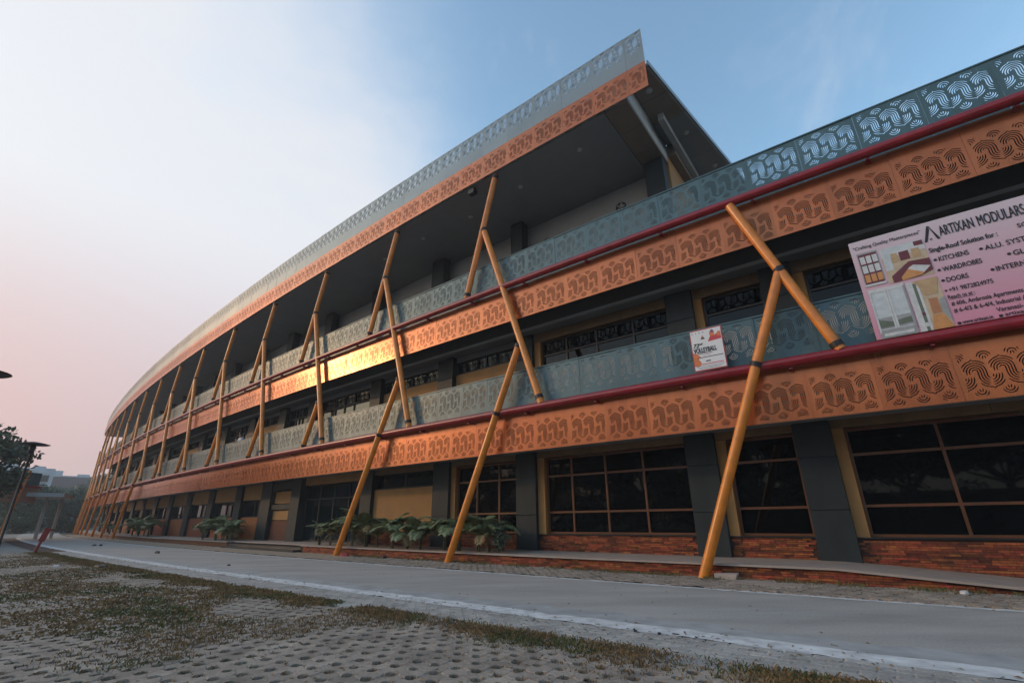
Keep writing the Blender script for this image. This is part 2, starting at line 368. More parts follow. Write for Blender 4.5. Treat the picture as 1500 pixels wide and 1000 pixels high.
def paver_field(lst, parent, name):
    b = MB()
    for d, x, y, r_ in lst:
        src = pv_me if d < 9 else pv_lo
        dz = random.uniform(-.018, -.012); fl = random.choice((1, -1))
        b.add([Vector((x + fl * (v.x * cs_ - v.y * sn_), y + fl * (v.x * sn_ + v.y * cs_), v.z + dz + random.uniform(-.0008, .0008))) for v in src.v], src.f)
    return tag(b.build(name, 'paver', parent), kind='stuff')
paver_field(yard_near[300:], yard_base, 'more_pavers')
verge_ob = bpy.data.objects['verge']
paver_field(verge_p, verge_ob, 'verge_pavers')
# zigzag paving strip
zbase = strip('paved_strip', 'mortar', -12, 60, 5.05, 5.93, -.01); tag(zbase, kind='structure')
zl, zw = .21, .105
zz = [(-zl / 2 + .012, -zw / 2), (-.03, -zw / 2), (.03, -zw / 2), (zl / 2 + .012, -zw / 2), (zl / 2 - .012, -.02), (zl / 2 + .012, .02), (zl / 2 - .012, zw / 2), (-zl / 2 - .012, zw / 2), (-zl / 2 + .012, .02), (-zl / 2 - .012, -.02)]
zz = [(-zl/2+.01,-zw/2),(zl/2+.01,-zw/2),(zl/2-.012,-.012),(zl/2+.008,.012),(zl/2-.01,zw/2),(-zl/2-.01,zw/2),(-zl/2+.008,.012),(-zl/2-.012,-.012)]
zz = [(x * .965, y * .95) for x, y in zz]
z_mb = ring_mesh('zigzag_paver', zz, 'zpaver'); z_mesh = z_mb.mesh('zigzag_paver', 'zpaver')
zl_all = []
for j in range(8):
    r_ = 5.15 + (j + .5) * zw
    for i in range(-16, 130):
        s_ = i * zl + (zl / 2 if j % 2 else 0); p = P(s_, r_, 0); zl_all.append((p.length, s_, r_))
zl_all.sort()
zl_all = [z for z in zl_all if P(z[1], z[2], 0).y > .6]
for d, s_, r_ in zl_all[:300]:
    inst('zigzag_paver', z_mesh, zbase, P(s_, r_, -.024 + random.uniform(-.002, .003)), rot=(random.uniform(-.015, .015), random.uniform(-.015, .015), ang(s_) + random.uniform(-.012, .012)))
b = MB()
for d, s_, r_ in zl_all[300:]:
    p = P(s_, r_, -.024 + random.uniform(-.002, .003)); e = right(s_); n_ = nrm(s_)
    b.add([p + e * v.x - n_ * v.y + Vector((0, 0, v.z)) for v in z_mb.v], z_mb.f)
tag(b.build('more_zigzag_pavers', 'zpaver', zbase), kind='stuff')

# ------------------------------------------------------------------ grass in the holes and over the joints
def blades(lst, name, m, parent=None):
    vs = []; fs = []
    for (x, y, z, h, w) in lst:
        t = random.uniform(0, 2 * pi); l = random.uniform(.2, 1.1) * h; a = random.uniform(0, 2 * pi); k = len(vs)
        dx, dy = cos(t) * w / 2, sin(t) * w / 2
        vs += [(x - dx, y - dy, z), (x + dx, y + dy, z), (x + cos(a) * l * .45 + dx * .6, y + sin(a) * l * .45 + dy * .6, z + h * .7), (x + cos(a) * l, y + sin(a) * l, z + h * random.uniform(.75, 1.05))]
        fs += [(k, k + 1, k + 2), (k, k + 2, k + 3)]
    me = bpy.data.meshes.new(name); me.from_pydata(vs, [], fs); me.materials.append(MT[m])
    o = bpy.data.objects.new(name, me); COL.objects.link(o); place(o, parent, (0, 0, 0)); return o
dry, grn = [], []
for d, x, y, r_ in holes:
    pt, e = patch(x, y) if r_ > 3 else (.35 + .3 * noise.noise((x * 1.1, y * 1.1, 0)), 0)
    n_ = int((16 if d < 7 else 9 if d < 13 else 5) * (.7 + pt)); isg = noise.noise((x * 1.1 + 40, y * 1.1, 2)) + .5 * noise.noise((x * 4, y * 4, 9)) > .12
    for _ in range(n_):
        a = random.uniform(0, 2 * pi); q = sqrt(random.random())
        (grn if (isg and random.random() < .55) else dry).append((x + cos(a) * q * .05, y + sin(a) * q * .055, -.014, random.uniform(.018, .045) * (1 if d < 9 else 1.2), .006 if d < 7 else .012))
for k in range(150000):
    if k < 120000:
        d = 3.0 + 22 * random.random() ** 1.8; a = random.uniform(-.9, .75); x, y = d * sin(a), d * cos(a)
        s_, r_ = to_sr(x, y)
        if not (6.0 < r_ < 22 and -2 < s_ < 26.9): continue
        pt, e = patch(x, y); pr = max(0, pt - .5) * 1.7
    else:
        s_ = -1.5 + 29 * random.random() ** 1.7; wv = .18 + .16 * noise.noise((s_ * .9, 3, 3)); r_ = 6.0 + random.gauss(.03, wv)
        if r_ < 5.8: continue
        p = P(s_, r_, 0); x, y = p.x, p.y; d = hypot(x, y); pr = .55 + .9 * noise.noise((s_ * 1.1, 7, 1))
    if random.random() > pr: continue
    isg = noise.noise((x * 1.1 + 40, y * 1.1, 2)) + .4 * noise.noise((x * 3, y * 3, 4)) > .18
    for _ in range(4):
        (grn if (isg and random.random() < .55) else dry).append((x + random.gauss(0, .04), y + random.gauss(0, .04), random.uniform(.008, .018), random.uniform(.012, .035), .011 if d < 7 else .026))
for k in range(5000):                                  # weeds along the kerb and round the strut feet
    s_ = -2 + 16 * random.random(); r_ = .12 + abs(random.gauss(0, .16))
    if abs(s_ - 3.06) < .4: r_ = .4 + random.gauss(0, .15)
    if noise.noise((s_ * 1.7, 2, 8)) < -.05: continue
    p = P(s_, r_, 0); (grn if random.random() < .5 else dry).append((p.x, p.y, 0, random.uniform(.03, .08), .012))
tag(blades(dry, 'dry_grass', 'drygrass'), 'dry brown grass growing through the pavers', 'grass', kind='stuff')
tag(blades(grn, 'green_grass', 'greengrass'), 'patches of short green grass among the pavers', 'grass', kind='stuff')

b = MB(); rl_ = random.Random(21)
for k in range(2600):
    if k < 1900:
        d = 3.2 + 17 * rl_.random() ** 1.6; a = rl_.uniform(-.85, .6); x, y = d * sin(a), d * cos(a); s_, r_ = to_sr(x, y); z = .016
        if r_ < 6.0: z = .004 if r_ < 5.1 else .008
        if .0 < r_ < 5.0 and rl_.random() < .8 or r_ < .15: continue
    else:
        p = P(rl_.uniform(-2, 22), 5.1 + rl_.gauss(0, .12) if rl_.random() < .6 else 1.6 + rl_.gauss(0, .1), 0); x, y, z = p.x, p.y, .009
    l = rl_.uniform(.012, .03); t = rl_.uniform(0, 6.28); c_, s2 = cos(t) * l, sin(t) * l
    b.add([(x - c_, y - s2, z), (x + s2 * .4, y - c_ * .4, z + rl_.uniform(0, .012)), (x + c_, y + s2, z + .003), (x - s2 * .4, y + c_ * .4, z + rl_.uniform(0, .008))], [(0, 1, 2, 3)])
tag(b.build('leaf_litter', 'drygrass'), 'fallen dry leaf scraps and grit on paving and road edge', 'litter', kind='stuff')

# ------------------------------------------------------------------ walkway plinth with brick face
def plz(s): return .25 if s > .9 else max(.06, .25 + (s - .9) * .068)
b = MB(); b.sector(-13, 17.8, -1.9, .02, -.05, .21, .5, zf=lambda q: plz(q) - .04); b.sector(24.6, 112, -1.9, .02, -.05, .21, 1.0); b.sector(17.8, 24.6, -1.9, -.3, -.05, .21, 1)
plinth = tag(b.build('plinth', 'mortar'), kind='structure')
b = MB(); b.sector(-13, 17.8, -1.9, .1, .21, .25, .5, zf=plz)
for v in range(0, len(b.v), 4):
    zt = b.v[v + 2].z; b.v[v].z = b.v[v + 1].z = zt - .035
b.sector(24.6, 112, -1.9, .1, .212, .25, 1.0); b.sector(17.8, 24.6, -1.9, -.22, .212, .25, 1)
b.build('coping', 'stone', plinth)
for r0, z1 in ((.32, .085), (.02, .17)):
    b = MB(); b.sector(17.85, 24.55, -.3, r0, -.02, z1, .7); b.build('step', 'granite', plinth)
bl, bh = .19, .034
b = MB(); b.aabb(-bl / 2, bl / 2, -.008, .014, 0, bh); brick_me = b.mesh('brick', 'brick')
def brick_face(parent, s0, s1, r, z0f, z1f, nm, limit=300, lo_s=None):
    lst = []; z = z0f; row = 0
    while z < .66 + 1:
        off = random.random() * .3; q = s0 + off - .3
        any_ = False
        while q < s1:
            ln = random.choice((.16, .2, .24, .3)); c = q + ln / 2
            if c > s0 + .04 and c < s1 - .04 and z + bh < z1f(c):
                lst.append((P(c, r, z).length, c, z, min(ln, 2 * (c - s0), 2 * (s1 - c)))); any_ = True
            q += ln
        z += bh + .006; row += 1
        if not any_: break
    lst.sort()
    for d, c, z, ln in lst[:limit]:
        inst(nm, brick_me, parent, P(c, r + random.uniform(.0, .009), z), ang(c), scale=((ln - .006) / bl, 1, 1))
    if len(lst) > limit:
        m = MB()
        for d, c, z, ln in lst[limit:]:
            m.box(P(c, r + random.uniform(-.003, .006), z + bh / 2), right(c) * ((ln - .006) / 2), nrm(c) * .011, (0, 0, bh / 2))
        tag(m.build('more_bricks', 'brick', parent), kind='stuff')
brick_face(plinth, -9, 17.7, .022, .003, lambda c: plz(c) - .038, 'brick')
m = MB(); m.sector(24.6, 110, .02, .04, 0, .205, 1.0); m.build('brick_course', 'brick', plinth)

# ------------------------------------------------------------------ the curved building
BS0, BS1, BSR = -13.0, 76.0, 83.2
bld = empty('curved_building', P(20, -4, 0), 'long curved three storey building with perforated orange and teal bands', 'building')
Z_P1, Z_P2 = 3.84, 7.74
COLS = [(-6.9, -6.2), (.6, 1.28), (2.92, 3.62), (8.05, 8.77), (11.65, 12.43), (15.95, 16.65)]
COLS_FAR = [(28.0 + 4.2 * k, 28.85 + 4.2 * k) for k in range(12)]
def arc_part(name, m, *a, **k):
    b = MB(); b.sector(*a, **k); return b.build(name, m, bld)
# floors, ceilings, roof
arc_part('floor_slab', 'slab', BS0, BS1, -9, -1.25, 3.02, 3.8); arc_part('floor_slab', 'slab', BS0, BS1, -1.25, -.3, 3.52, 3.802)
arc_part('soffit', 'soffit', BS0, BS1, -9, -1.2, 2.93, 3.016)
arc_part('floor_slab', 'slab', BS0, BS1, -9, -1.25, 6.8, 7.72); arc_part('floor_slab', 'slab', BS0, BS1, -1.25, -.3, 7.4, 7.722)
arc_part('soffit', 'soffit', BS0, BS1, -9, -1.2, 6.7, 6.796)
arc_part('roof_slab', 'slab', 4.12, BSR, -9, .04, 12.32, 13.1)
arc_part('soffit', 'soffit', 4.12, BSR, -9, .1, 12.21, 12.316)
# inner dark back wall so that nothing shines through
arc_part('back_wall', 'slab', BS0, BS1, -9.3, -9.02, 0, 7.7)
arc_part('back_wall', 'slab', 3.7, 66, -9.3, -9.02, 7.72, 13.1)
# panels -----------------------------------------------------------
def slots(w, x0, x1, y0, y1):
    # meandering fans: arches of rings above, cups of rings below, half a step aside, so that each ring runs on into its neighbour
    D = .165; d = .085; k = (y1 - y0) / .655; yc = y0 + .575 * (y1 - y0); sw = .0086; polys = []
    def flush(run):
        if len(run) < 4: return
        L1, L2 = [], []; m_ = len(run) - 1
        for q, (x, y) in enumerate(run):
            ax, ay = run[max(q - 1, 0)]; bx_, by_ = run[min(q + 1, m_)]; l = hypot(bx_ - ax, by_ - ay) or 1
            nx, ny = -(by_ - ay) / l, (bx_ - ax) / l; t = sw * (.4 + .6 * min(1, .6 * min(q, m_ - q)))
            L1.append((x + nx * t, y + ny * t)); L2.append((x - nx * t, y - ny * t))
        polys.append(L1 + L2[::-1])
    def path(pts):
        run = []
        for x, y in pts:
            X, Y = x, yc + (y + .05 * x) * k
            if x0 < X < x1 and y0 < Y < y1: run.append((X, Y))
            else: flush(run); run = []
        flush(run)
    def arc(cx, cy, r, a0, a1):
        n = max(3, int(abs(radians(a1 - a0)) * r / .016)); return [(cx + r * cos(radians(a0 + (a1 - a0) * i / n)), cy + r * sin(radians(a0 + (a1 - a0) * i / n))) for i in range(n + 1)]
    for i in range(-3, 4):
        ax = i * 2 * D + .03
        for r in (.033, .066, .099, .132):
            rc = D - r; cut = 255 + 18 * (r > .1)
            path(([(ax - r, -d * t) for t in (.34, .17)] if .05 < r < .12 else []) + arc(ax, 0, r, 180 if .05 < r < .12 else 170, 0) + [(ax + r, -d * t) for t in (.33, .66)] + arc(ax + D, -d, rc, 180, cut))
            path(arc(ax + D, -d, rc, cut + max(16, 1.4 / rc), 360) + [(ax + D + rc, -d * .8)])
        cusp = arc(ax, 0, .166, 150, 97) + [(ax, .186)] + arc(ax, 0, .166, 83, 30); path(cusp)
        path([(2 * ax + D - x, -y - d) for x, y in cusp])
        for (cx, cy, o) in ((ax + D, .2, 1), (ax, -.2 - d, -1)):
            for sg in (-1, 1): path([(cx + sg * (.009 + .012 * t), cy + o * (.018 - .05 * t)) for t in (0, .25, .5, .75, 1)])
            for r, aa in ((.05, -12), (.083, 8), (.116, 34)):
                q_ = arc(cx, cy, r, 180 - aa, aa); path(q_ if o > 0 else [(x, 2 * cy - y) for x, y in q_])
    return polys
def panel_mesh(name, m, w, h, py0, py1, cut=None, thick=.01):
    x1 = w / 2 if cut is None else cut
    polys = slots(w, -w / 2 + .05, x1 - .05, py0, py1)
    V = [Vector((-w / 2, 0)), Vector((x1, 0)), Vector((x1, h)), Vector((-w / 2, h))]; E_ = [(0, 1), (1, 2), (2, 3), (3, 0)]
    for pl in polys:
        k = len(V); V += [Vector(q) for q in pl]; E_ += [(k + i, k + (i + 1) % len(pl)) for i in range(len(pl))]
    ov, oe, of, *_ = delaunay_2d_cdt(V, E_, [], 0, 1e-6)
    bbs = [(min(q[0] for q in pl), max(q[0] for q in pl), min(q[1] for q in pl), max(q[1] for q in pl), pl) for pl in polys]
    def in_slot(x, y):
        for a0, a1, b0, b1, pl in bbs:
            if a0 <= x <= a1 and b0 <= y <= b1:
                c_ = False; j = len(pl) - 1
                for i in range(len(pl)):
                    xi, yi = pl[i]; xj, yj = pl[j]
                    if (yi > y) != (yj > y) and x < (xj - xi) * (y - yi) / (yj - yi) + xi: c_ = not c_
                    j = i
                if c_: return True
        return False
    of = [f for f in of if not in_slot(sum(ov[i].x for i in f) / 3, sum(ov[i].y for i in f) / 3)]
    n = len(ov); vs = [Vector((q.x, 0, q.y)) for q in ov] + [Vector((q.x, thick, q.y)) for q in ov]
    fs = []; bk = []; cnt = {}
    for f in of:
        f = list(f)
        a, b_, c = (ov[f[0]], ov[f[1]], ov[f[2]])
        if (b_ - a).cross(c - a) < 0: f = f[::-1]
        fs.append(tuple(f)); bk.append(tuple(i + n for i in f[::-1]))
        for i in range(len(f)): cnt[(f[i], f[(i + 1) % len(f)])] = 1
    for (a, b_) in list(cnt):
        if (b_, a) not in cnt: fs.append((b_, a, a + n, b_ + n))
    b = MB(); b.add(vs, fs); b.f += bk; b.m += [1] * len(bk); b.sm += [False] * len(bk); return b.mesh(name, [m, 'panelback'])
PW = 1.05
rail_me = panel_mesh('balustrade_panel', 'teal', PW - .003, 1.28, .46, 1.22)
fasc_me = panel_mesh('fascia_panel', 'orange', PW - .003, 1.08, .05, .77)
RW = 1.1
rtop_me = panel_mesh('roof_screen_panel', 'grey_sheet', RW - .003, 1.29, .5, 1.24)
rfas_me = panel_mesh('fascia_panel', 'orange', RW - .003, .94, .1, .8)
rtop_h = panel_mesh('roof_screen_panel', 'grey_sheet', RW - .003, 1.29, .5, 1.24, cut=0)
rfas_h = panel_mesh('fascia_panel', 'orange', RW - .003, .94, .1, .8, cut=0)
def panel_row(name, me, s_start, s_from, s_to, pitch, r, z, parent):
    k0 = int(math.floor((s_from - s_start) / pitch)); q = s_start + k0 * pitch
    while q < s_to:
        c = q + pitch / 2
        o = inst(name, me, parent, P(c, r, z), ang(c)); o.rotation_euler[0] = random.uniform(-.006, .006); o.rotation_euler[2] += random.uniform(-.009, .009)
        q += pitch
def railing(z_p, s_phase):
    b = MB(); b.sector(BS0, BS1, -.15, -.11, z_p + 1.135, z_p + 1.165, 1.0)
    q = s_phase
    while q < BS1:
        if q > BS0: b.sbox(q - .025, q + .025, -.2, -.14, z_p - .08, z_p + 1.13)
        q += PW
    rl = b.build('railing', 'teal', bld); panel_row('balustrade_panel', rail_me, s_phase, BS0, BS1, PW, -.13, z_p - .14, rl); return rl
railing(Z_P1, .35); railing(Z_P2, .91)
def fascia(z, s_phase):
    b = MB(); b.sector(BS0, BS1, -.28, -.13, z + 1.0, z + 1.04, 1.0); q = s_phase
    while q < BS1:
        if q > BS0: b.sbox(q - .02, q + .02, -.2, -.12, z + .03, z + 1.0)
        q += PW
    fb = b.build('fascia_frame', 'slab', bld); panel_row('fascia_panel', fasc_me, s_phase, BS0, BS1, PW, -.1, z, fb)
fascia(2.76, .72); fascia(6.63, .6)
b = MB(); b.sector(3.3, BSR, .04, .09, 13.12, 13.2, 1.0); q = 3.25
while q < BSR - .5:
    b.sbox(q - .022, q + .022, .1, .17, 12.3, 14.4); q += RW
for zz_ in (14.43,): b.sector(2.78, BSR - .6, .14, .18, zz_, zz_ + .03, 1.0)
scr = b.build('roof_screen', 'grey_sheet', bld)
panel_row('roof_screen_panel', rtop_me, 3.25, 3.3, BSR - .6, RW, .2, 13.16, scr)
panel_row('fascia_panel', rfas_me, 3.25, 3.3, BSR - .6, RW, .22, 12.2, scr)
c = 3.25 - .55
inst('roof_screen_panel', rtop_h, scr, P(c, .2, 13.16), ang(c)); inst('fascia_panel', rfas_h, scr, P(c, .22, 12.2), ang(c))
# red pipes and struts
for zp in (Z_P1, Z_P2):
    b = MB(); b.tube([P(q * 1.0, .1, zp) for q in range(int(BS0), 81)], .098, 14); pp = b.build('pipe_rail', 'pipe', bld)
    for k in range(41):
        q = -9.6 + 2.1 * k; m = MB(); m.box(P(q, -.02, zp - .1), right(q) * .03, nrm(q) * .1, (0, 0, .035)); m.build('pipe_bracket', 'pipe', pp)
def strut(pts, rad=.098):
    b = MB(); b.tube(pts, rad, 14); return b.build('strut', 'strut', bld)
def collar(p, d, parent):
    d = d.normalized(); b = MB(); b.tube([p - d * .05, p + d * .05], .113, 12); b.build('bracket', 'bracket', parent)
def pipe_gap(a, b, zp):            # split a strut where it meets the pipe
    return a.lerp(b, (zp - a.z) / (b.z - a.z))
def strut_set(s0, ground, roof=True, first=False):
    RR = .1
    if first: A0, A1 = P(3.05, .28, -.05), P(.70, RR, 5.78); B0, B1 = P(.05, RR, 3.9), P(1.36, RR, 7.66)
    else:
        A0, A1 = P(s0 + 1.56, .36, -.05), P(s0 - .74, RR, 5.68); B0, B1 = P(s0 - 1.46, RR, 3.9), P(s0 + .64, RR, 10.12)
    if ground:
        g1 = A0.lerp(A1, (Z_P1 - A0.z) / (A1.z - A0.z)); st = strut([A0, A1]); collar(A0.lerp(A1, .675), A1 - A0, st); collar(A1, A1 - A0, st)
    else:
        a0 = P(s0 + .04, RR, Z_P1); st = strut([a0, A1]); collar(a0.lerp(A1, .08), A1 - a0, st); collar(A1, A1 - a0, st)
    st = strut([B0, B1]); collar(B0.lerp(B1, .03), B1 - B0, st); collar(A1, B1 - B0, st)
    if roof and s0 < 82:
        C0, C1 = P(s0 + 1.36, RR, Z_P2 + .06), P(s0 + .18, RR - .05, 12.2); st = strut([C0, C1])
        collar(C0.lerp(C1, .03), C1 - C0, st); collar(B1, B1 - B0, st); collar(C1 - (C1 - C0) * .02, C1 - C0, st)
strut_set(0, True, False, True)
for k in range(15):
    strut_set(8.12 + 5.27 * k if k < 4 else 8.12 + 5.3 * k, k < 2 or k > 6)

# columns -------------------------------------------------------------
def column(s0, s1, r, z0, z1, joints, depth=.42):
    b = MB(); b.sbox(s0 + .03, s1 - .03, r - .02, r - depth, z0, z1); c = b.build('column', 'column', bld)
    zs = [z0 + .004] + [j for j in joints if z0 < j < z1] + [z1 - .004]
    for a, e in zip(zs[:-1], zs[1:]):
        m = MB(); m.sbox(s0, s1, r, r - depth + .05, a + .007, e - .007); m.build('cladding_panel', 'column', c, bevel=.006)
for i, (a, e) in enumerate(COLS + COLS_FAR):
    zb = .02 if i == 0 else .1 if i == 1 else .24
    column(a, e, -1.5, zb, 2.93, (1.17, 2.2))
    column(a, e, -1.5, 3.8, 6.7, (4.9, 5.9))
for a, e in ((21.3, 22.15), (24.2, 25.3)):
    column(a, e, -1.4, .24, 2.93, (1.17, 2.2), .5); column(a, e - .3, -1.5, 3.8, 6.7, (4.9, 5.9))
b = MB(); b.sbox(22.15, 24.2, -1.45, -1.8, 2.5, 2.85); b.build('portal_beam', 'column', bld)
b = MB(); b.sbox(22.15, 24.2, -1.5, -1.8, 1.62, 1.85); b.build('portal_beam', 'column', bld)
for z0, z1 in ((1.9, 2.45), (1.15, 1.58)):
    b = MB(); b.sbox(22.2, 24.15, -1.62, -1.85, z0, z1); b.build('wall_panel', 'tan', bld)
b = MB(); b.sbox(22.2, 24.15, -1.6, -1.85, .24, 1.12); b.build('wall_panel', 'brick', bld)
L2C = [(3.42, 4.05), (9.2, 9.75), (13.65, 14.4)] + [(18.3 + 4.6 * k, 19.0 + 4.6 * k) for k in range(10)]
for a, e in L2C: column(a, e, -2.62, 7.74, 12.2, (9.2, 10.7), .45)

# windows -------------------------------------------------------------
def window(s0, s1, z0, z1, mul, tran, r=-1.78, gm='glass', fm='frame', bar=.05):
    f = MB(); ss = [s0] + sorted(mul) + [s1]; zz_ = [z0] + sorted(tran) + [z1]
    d0, d1 = r - .04, r + .045
    for q in ss:
        q0 = q if q == s0 else q - bar if q == s1 else q - bar / 2; f.sbox(q0, q0 + bar, d0, d1, z0, z1)
    for z in zz_:
        za = z if z == z0 else z - bar if z == z1 else z - bar / 2
        for a, e in zip(ss[:-1], ss[1:]):
            f.sbox(a + bar * (1 if a == s0 else .5), e - bar * (1 if e == s1 else .5), d0 + .003, d1 - .004, za, za + bar)
    fo = f.build('window', fm, bld)
    for a, e in zip(ss[:-1], ss[1:]):
        for za, zb in zip(zz_[:-1], zz_[1:]):
            p_ = MB(); c = (a + e) / 2
            p_.sbox(a + bar * .3, e - bar * .3, r - .012, r, za + bar * .3, zb - bar * .3)
            o = p_.build('pane', gm, fo)
            o.rotation_euler = (0, 0, random.uniform(-.004, .004))
TR = (1.24, 2.22)
def bay(s0, s1, jamb, mul):
    if jamb:
        b = MB(); b.sbox(jamb[0], jamb[1], -1.62, -1.84, .67, 2.75); b.build('jamb', 'tan', bld)
    window(s0, s1, .68, 2.74, mul, TR)
    q = s0; k = 0                                        # lintel stones
    e0 = jamb[1] if jamb else s1
    n = max(1, round((e0 - s0) / .62))
    for i in range(n):
        a, e = s0 + (e0 - s0) * i / n, s0 + (e0 - s0) * (i + 1) / n
        b = MB(); b.sbox(a + .004, e - .004, -1.6, -1.84, 2.76, 2.925); b.build('lintel_block', 'tandark', bld)
bay(-6.2, .38, (.385, .597), (-1.07, -2.55, -4.0, -5.2)); bay(-12.5, -7.15, (-7.145, -6.905), (-8.4, -9.8, -11.2))
bay(1.285, 2.70, (2.705, 2.917), ())
bay(3.625, 7.80, (7.805, 8.047), (4.81, 5.89, 6.95))
bay(8.775, 11.43, (11.435, 11.647), (9.62, 10.55))
for (a, e) in ((-12.5, -6.905), (-6.2, .597), (1.283, 2.917), (3.623, 8.047), (8.773, 11.647), (12.433, 15.947)):
    b = MB(); b.sbox(a, e, -1.66, -1.86, .02, .66); bb = b.build('brick_base', 'mortar', bld)
    brick_face(bb, a, e, -1.652, .06 if e < 1 else .252, lambda c: .652, 'brick', 300)
    b = MB(); b.sbox(a, e, -1.6, -1.84, .655, .675); b.build('sill', 'column', bld)
# tan wall behind the palms, dark clerestory above, glass doors
b = MB(); b.sbox(12.435, 15.945, -1.66, -1.86, .68, 2.18); b.build('wall_panel', 'tan', bld)
window(12.44, 15.94, 2.19, 2.74, (14.2,), (), gm='glassb', fm='column')
b = MB(); b.sbox(12.44, 15.94, -1.62, -1.86, 2.745, 2.925); b.build('lintel', 'tandark', bld)
window(16.66, 21.29, .26, 2.6, (17.8, 18.95, 20.1), (2.0,), gm='glassb', fm='column')
b = MB(); b.sbox(16.66, 21.29, -1.62, -1.86, 2.61, 2.925); b.build('lintel', 'tan', bld)
prev = 25.3
for a, e in COLS_FAR:
    if a > 75: break
    b = MB(); b.sbox(prev, a, -1.66, -1.9, .24, 1.3); b.build('brick_base', 'brick', bld)
    window(prev + .005, a - .005, 1.305, 2.15, ((prev + a) / 2, prev + .9), (), gm='glassb', fm='column')
    b = MB(); b.sbox(prev, a, -1.62, -1.9, 2.16, 2.925); b.build('lintel', 'tan', bld)
    prev = e
b = MB(); b.sector(prev, BS1, -2.1, -1.9, .24, 2.93); b.build('back_wall', 'glassb', bld)
# first floor wall
for s0, s1, mul in ((-12.5, -7.15, (-8.4, -9.8, -11.2)), (-6.2, .38, (-1.0, -2.4, -3.7, -5.0)), (1.285, 2.70, ()), (3.625, 7.80, (4.68, 5.85, 6.9))):
    window(s0, s1, 5.44, 6.4, mul, (5.93,), fm='framedark')
    b = MB(); b.sbox(s0, s1 + .245, -1.7, -1.86, 3.8, 5.435); b.build('wall_panel', 'greywall', bld)
    b = MB(); b.sbox(s0, s1 + .245, -1.62, -1.84, 6.41, 6.695); b.build('lintel', 'tandark', bld)
    b = MB(); b.sbox(s1 + .005, s1 + .24, -1.62, -1.84, 5.44, 6.4); b.build('jamb', 'tan', bld)
prev = 8.775; seq = [11.65, 15.95, 21.3, 24.2] + [a for a, e in COLS_FAR]; ends = [12.43, 16.65, 22.15, 25.0] + [e for a, e in COLS_FAR]
for k, (a, e) in enumerate(zip(seq, ends)):
    if a > 80: break
    if k in (0, 1, 4, 7):
        b = MB(); b.sbox(prev, a, -1.7, -1.9, 3.8, 6.02); b.build('wall_panel', 'tan', bld)
        window(prev + .005, a - .005, 6.03, 6.5, ((prev + a) / 2,), (), gm='glassb', fm='column')
    else:
        b = MB(); b.sbox(prev, a, -1.7, -1.9, 3.8, 4.7); b.build('wall_panel', 'greywall', bld)
        window(prev + .005, a - .005, 4.71, 6.5, ((prev + a) / 2, (prev * 2 + a) / 3, (prev + 2 * a) / 3), (6.0,), gm='glassb', fm='column')
    b = MB(); b.sbox(prev, a, -1.7, -1.9, 6.51, 6.695); b.build('lintel', 'soffit', bld)
    prev = e
b = MB(); b.sector(prev, BS1, -2.1, -1.9, 3.8, 6.7); b.build('back_wall', 'soffit', bld)
# top floor: grey back wall, fans, end wall
b = MB(); b.sector(4.05, 62, -3.6, -3.3, 7.74, 12.2); b.build('back_wall', 'greywall', bld)
b = MB(); b.box(P(3.46, -5.9, 10.14), right(3.46) * .1, nrm(3.46) * 2.78, (0, 0, 2.4)); b.build('end_wall', 'tan', bld)
for q, z in ((5.26, 11.4), (8.44, 11.2), (21, 11.2), (30, 11.2)):
    c = P(q, -3.28, z); n_ = nrm(q); e = right(q)
    fan = MB(); ring = [c + (e * cos(2 * pi * k / 24) + Vector((0, 0, 1)) * sin(2 * pi * k / 24)) * .17 for k in range(25)]
    fan.tube(ring, .03, 6, cap=False); fo = fan.build('exhaust_fan', 'dark', bld)
    dk = MB(); dk.tube([c - n_ * .015, c - n_ * .005], .17, 24); dk.build('fan_back', 'dark', fo)
    for k in range(5):
        t = 2 * pi * k / 5; d = e * cos(t) + Vector((0, 0, 1)) * sin(t); u = e * -sin(t) + Vector((0, 0, 1)) * cos(t)
        m = MB(); m.box(c + d * .085 + n_ * .02, d * .065, u * .03 + n_ * .015, n_ * .003); m.build('blade', 'concrete', fo)
# the roof's open end: deep beam with brown panels below, wide eaves
m = MB(); m.sector(3.37, 4.1, -3.2, .1, 12.3, 13.1, .4); bm_ = m.build('end_beam', 'concrete', bld)
for i in range(3):
    m = MB(); m.sbox(3.38, 4.095, -3.19 + 1.09 * i + .006, -3.19 + 1.09 * (i + 1) - .006, 12.2, 12.296); m.build('soffit_panel', 'brownpanel', bm_)
def quad_slab(p, z0, z1):
    m = MB(); n = len(p)
    m.add([Vector((q.x, q.y, z)) for z in (z0, z1) for q in p], [tuple(range(n)), tuple(range(2 * n - 1, n - 1, -1))] + [(i + n, (i + 1) % n + n, (i + 1) % n, i) for i in range(n)])
    a, b_, c = m.v[m.f[0][0]], m.v[m.f[0][1]], m.v[m.f[0][2]]
    if (b_ - a).cross(c - a).z > 0: m.f = [f[::-1] for f in m.f]
    return m
def eaves_s(r): return 2.68 + (r - .1) * .145 if r > -20 else 1
eave = quad_slab([P(2.68, .12, 0), P(3.36, .12, 0), P(3.36, -9, 0), P(eaves_s(-9), -9, 0)], 13.02, 13.12).build('eaves', 'soffit', bld)
quad_slab([P(2.64, .14, 0), P(2.68, .14, 0), P(eaves_s(-9), -9, 0), P(eaves_s(-9) - .04, -9, 0)], 13.03, 13.19).build('eaves_edge', 'grey_sheet', eave)
for i in range(8):
    r0, r1 = .08 - 1.1 * i, .08 - 1.1 * (i + 1)
    quad_slab([P(eaves_s(r0) + .02, r0 - .008, 0), P(3.35, r0 - .008, 0), P(3.35, r1 + .008, 0), P(eaves_s(r1) + .02, r1 + .008, 0)], 12.985, 13.016).build('soffit_panel', 'brownpanel' if i < 2 else 'soffit', eave)
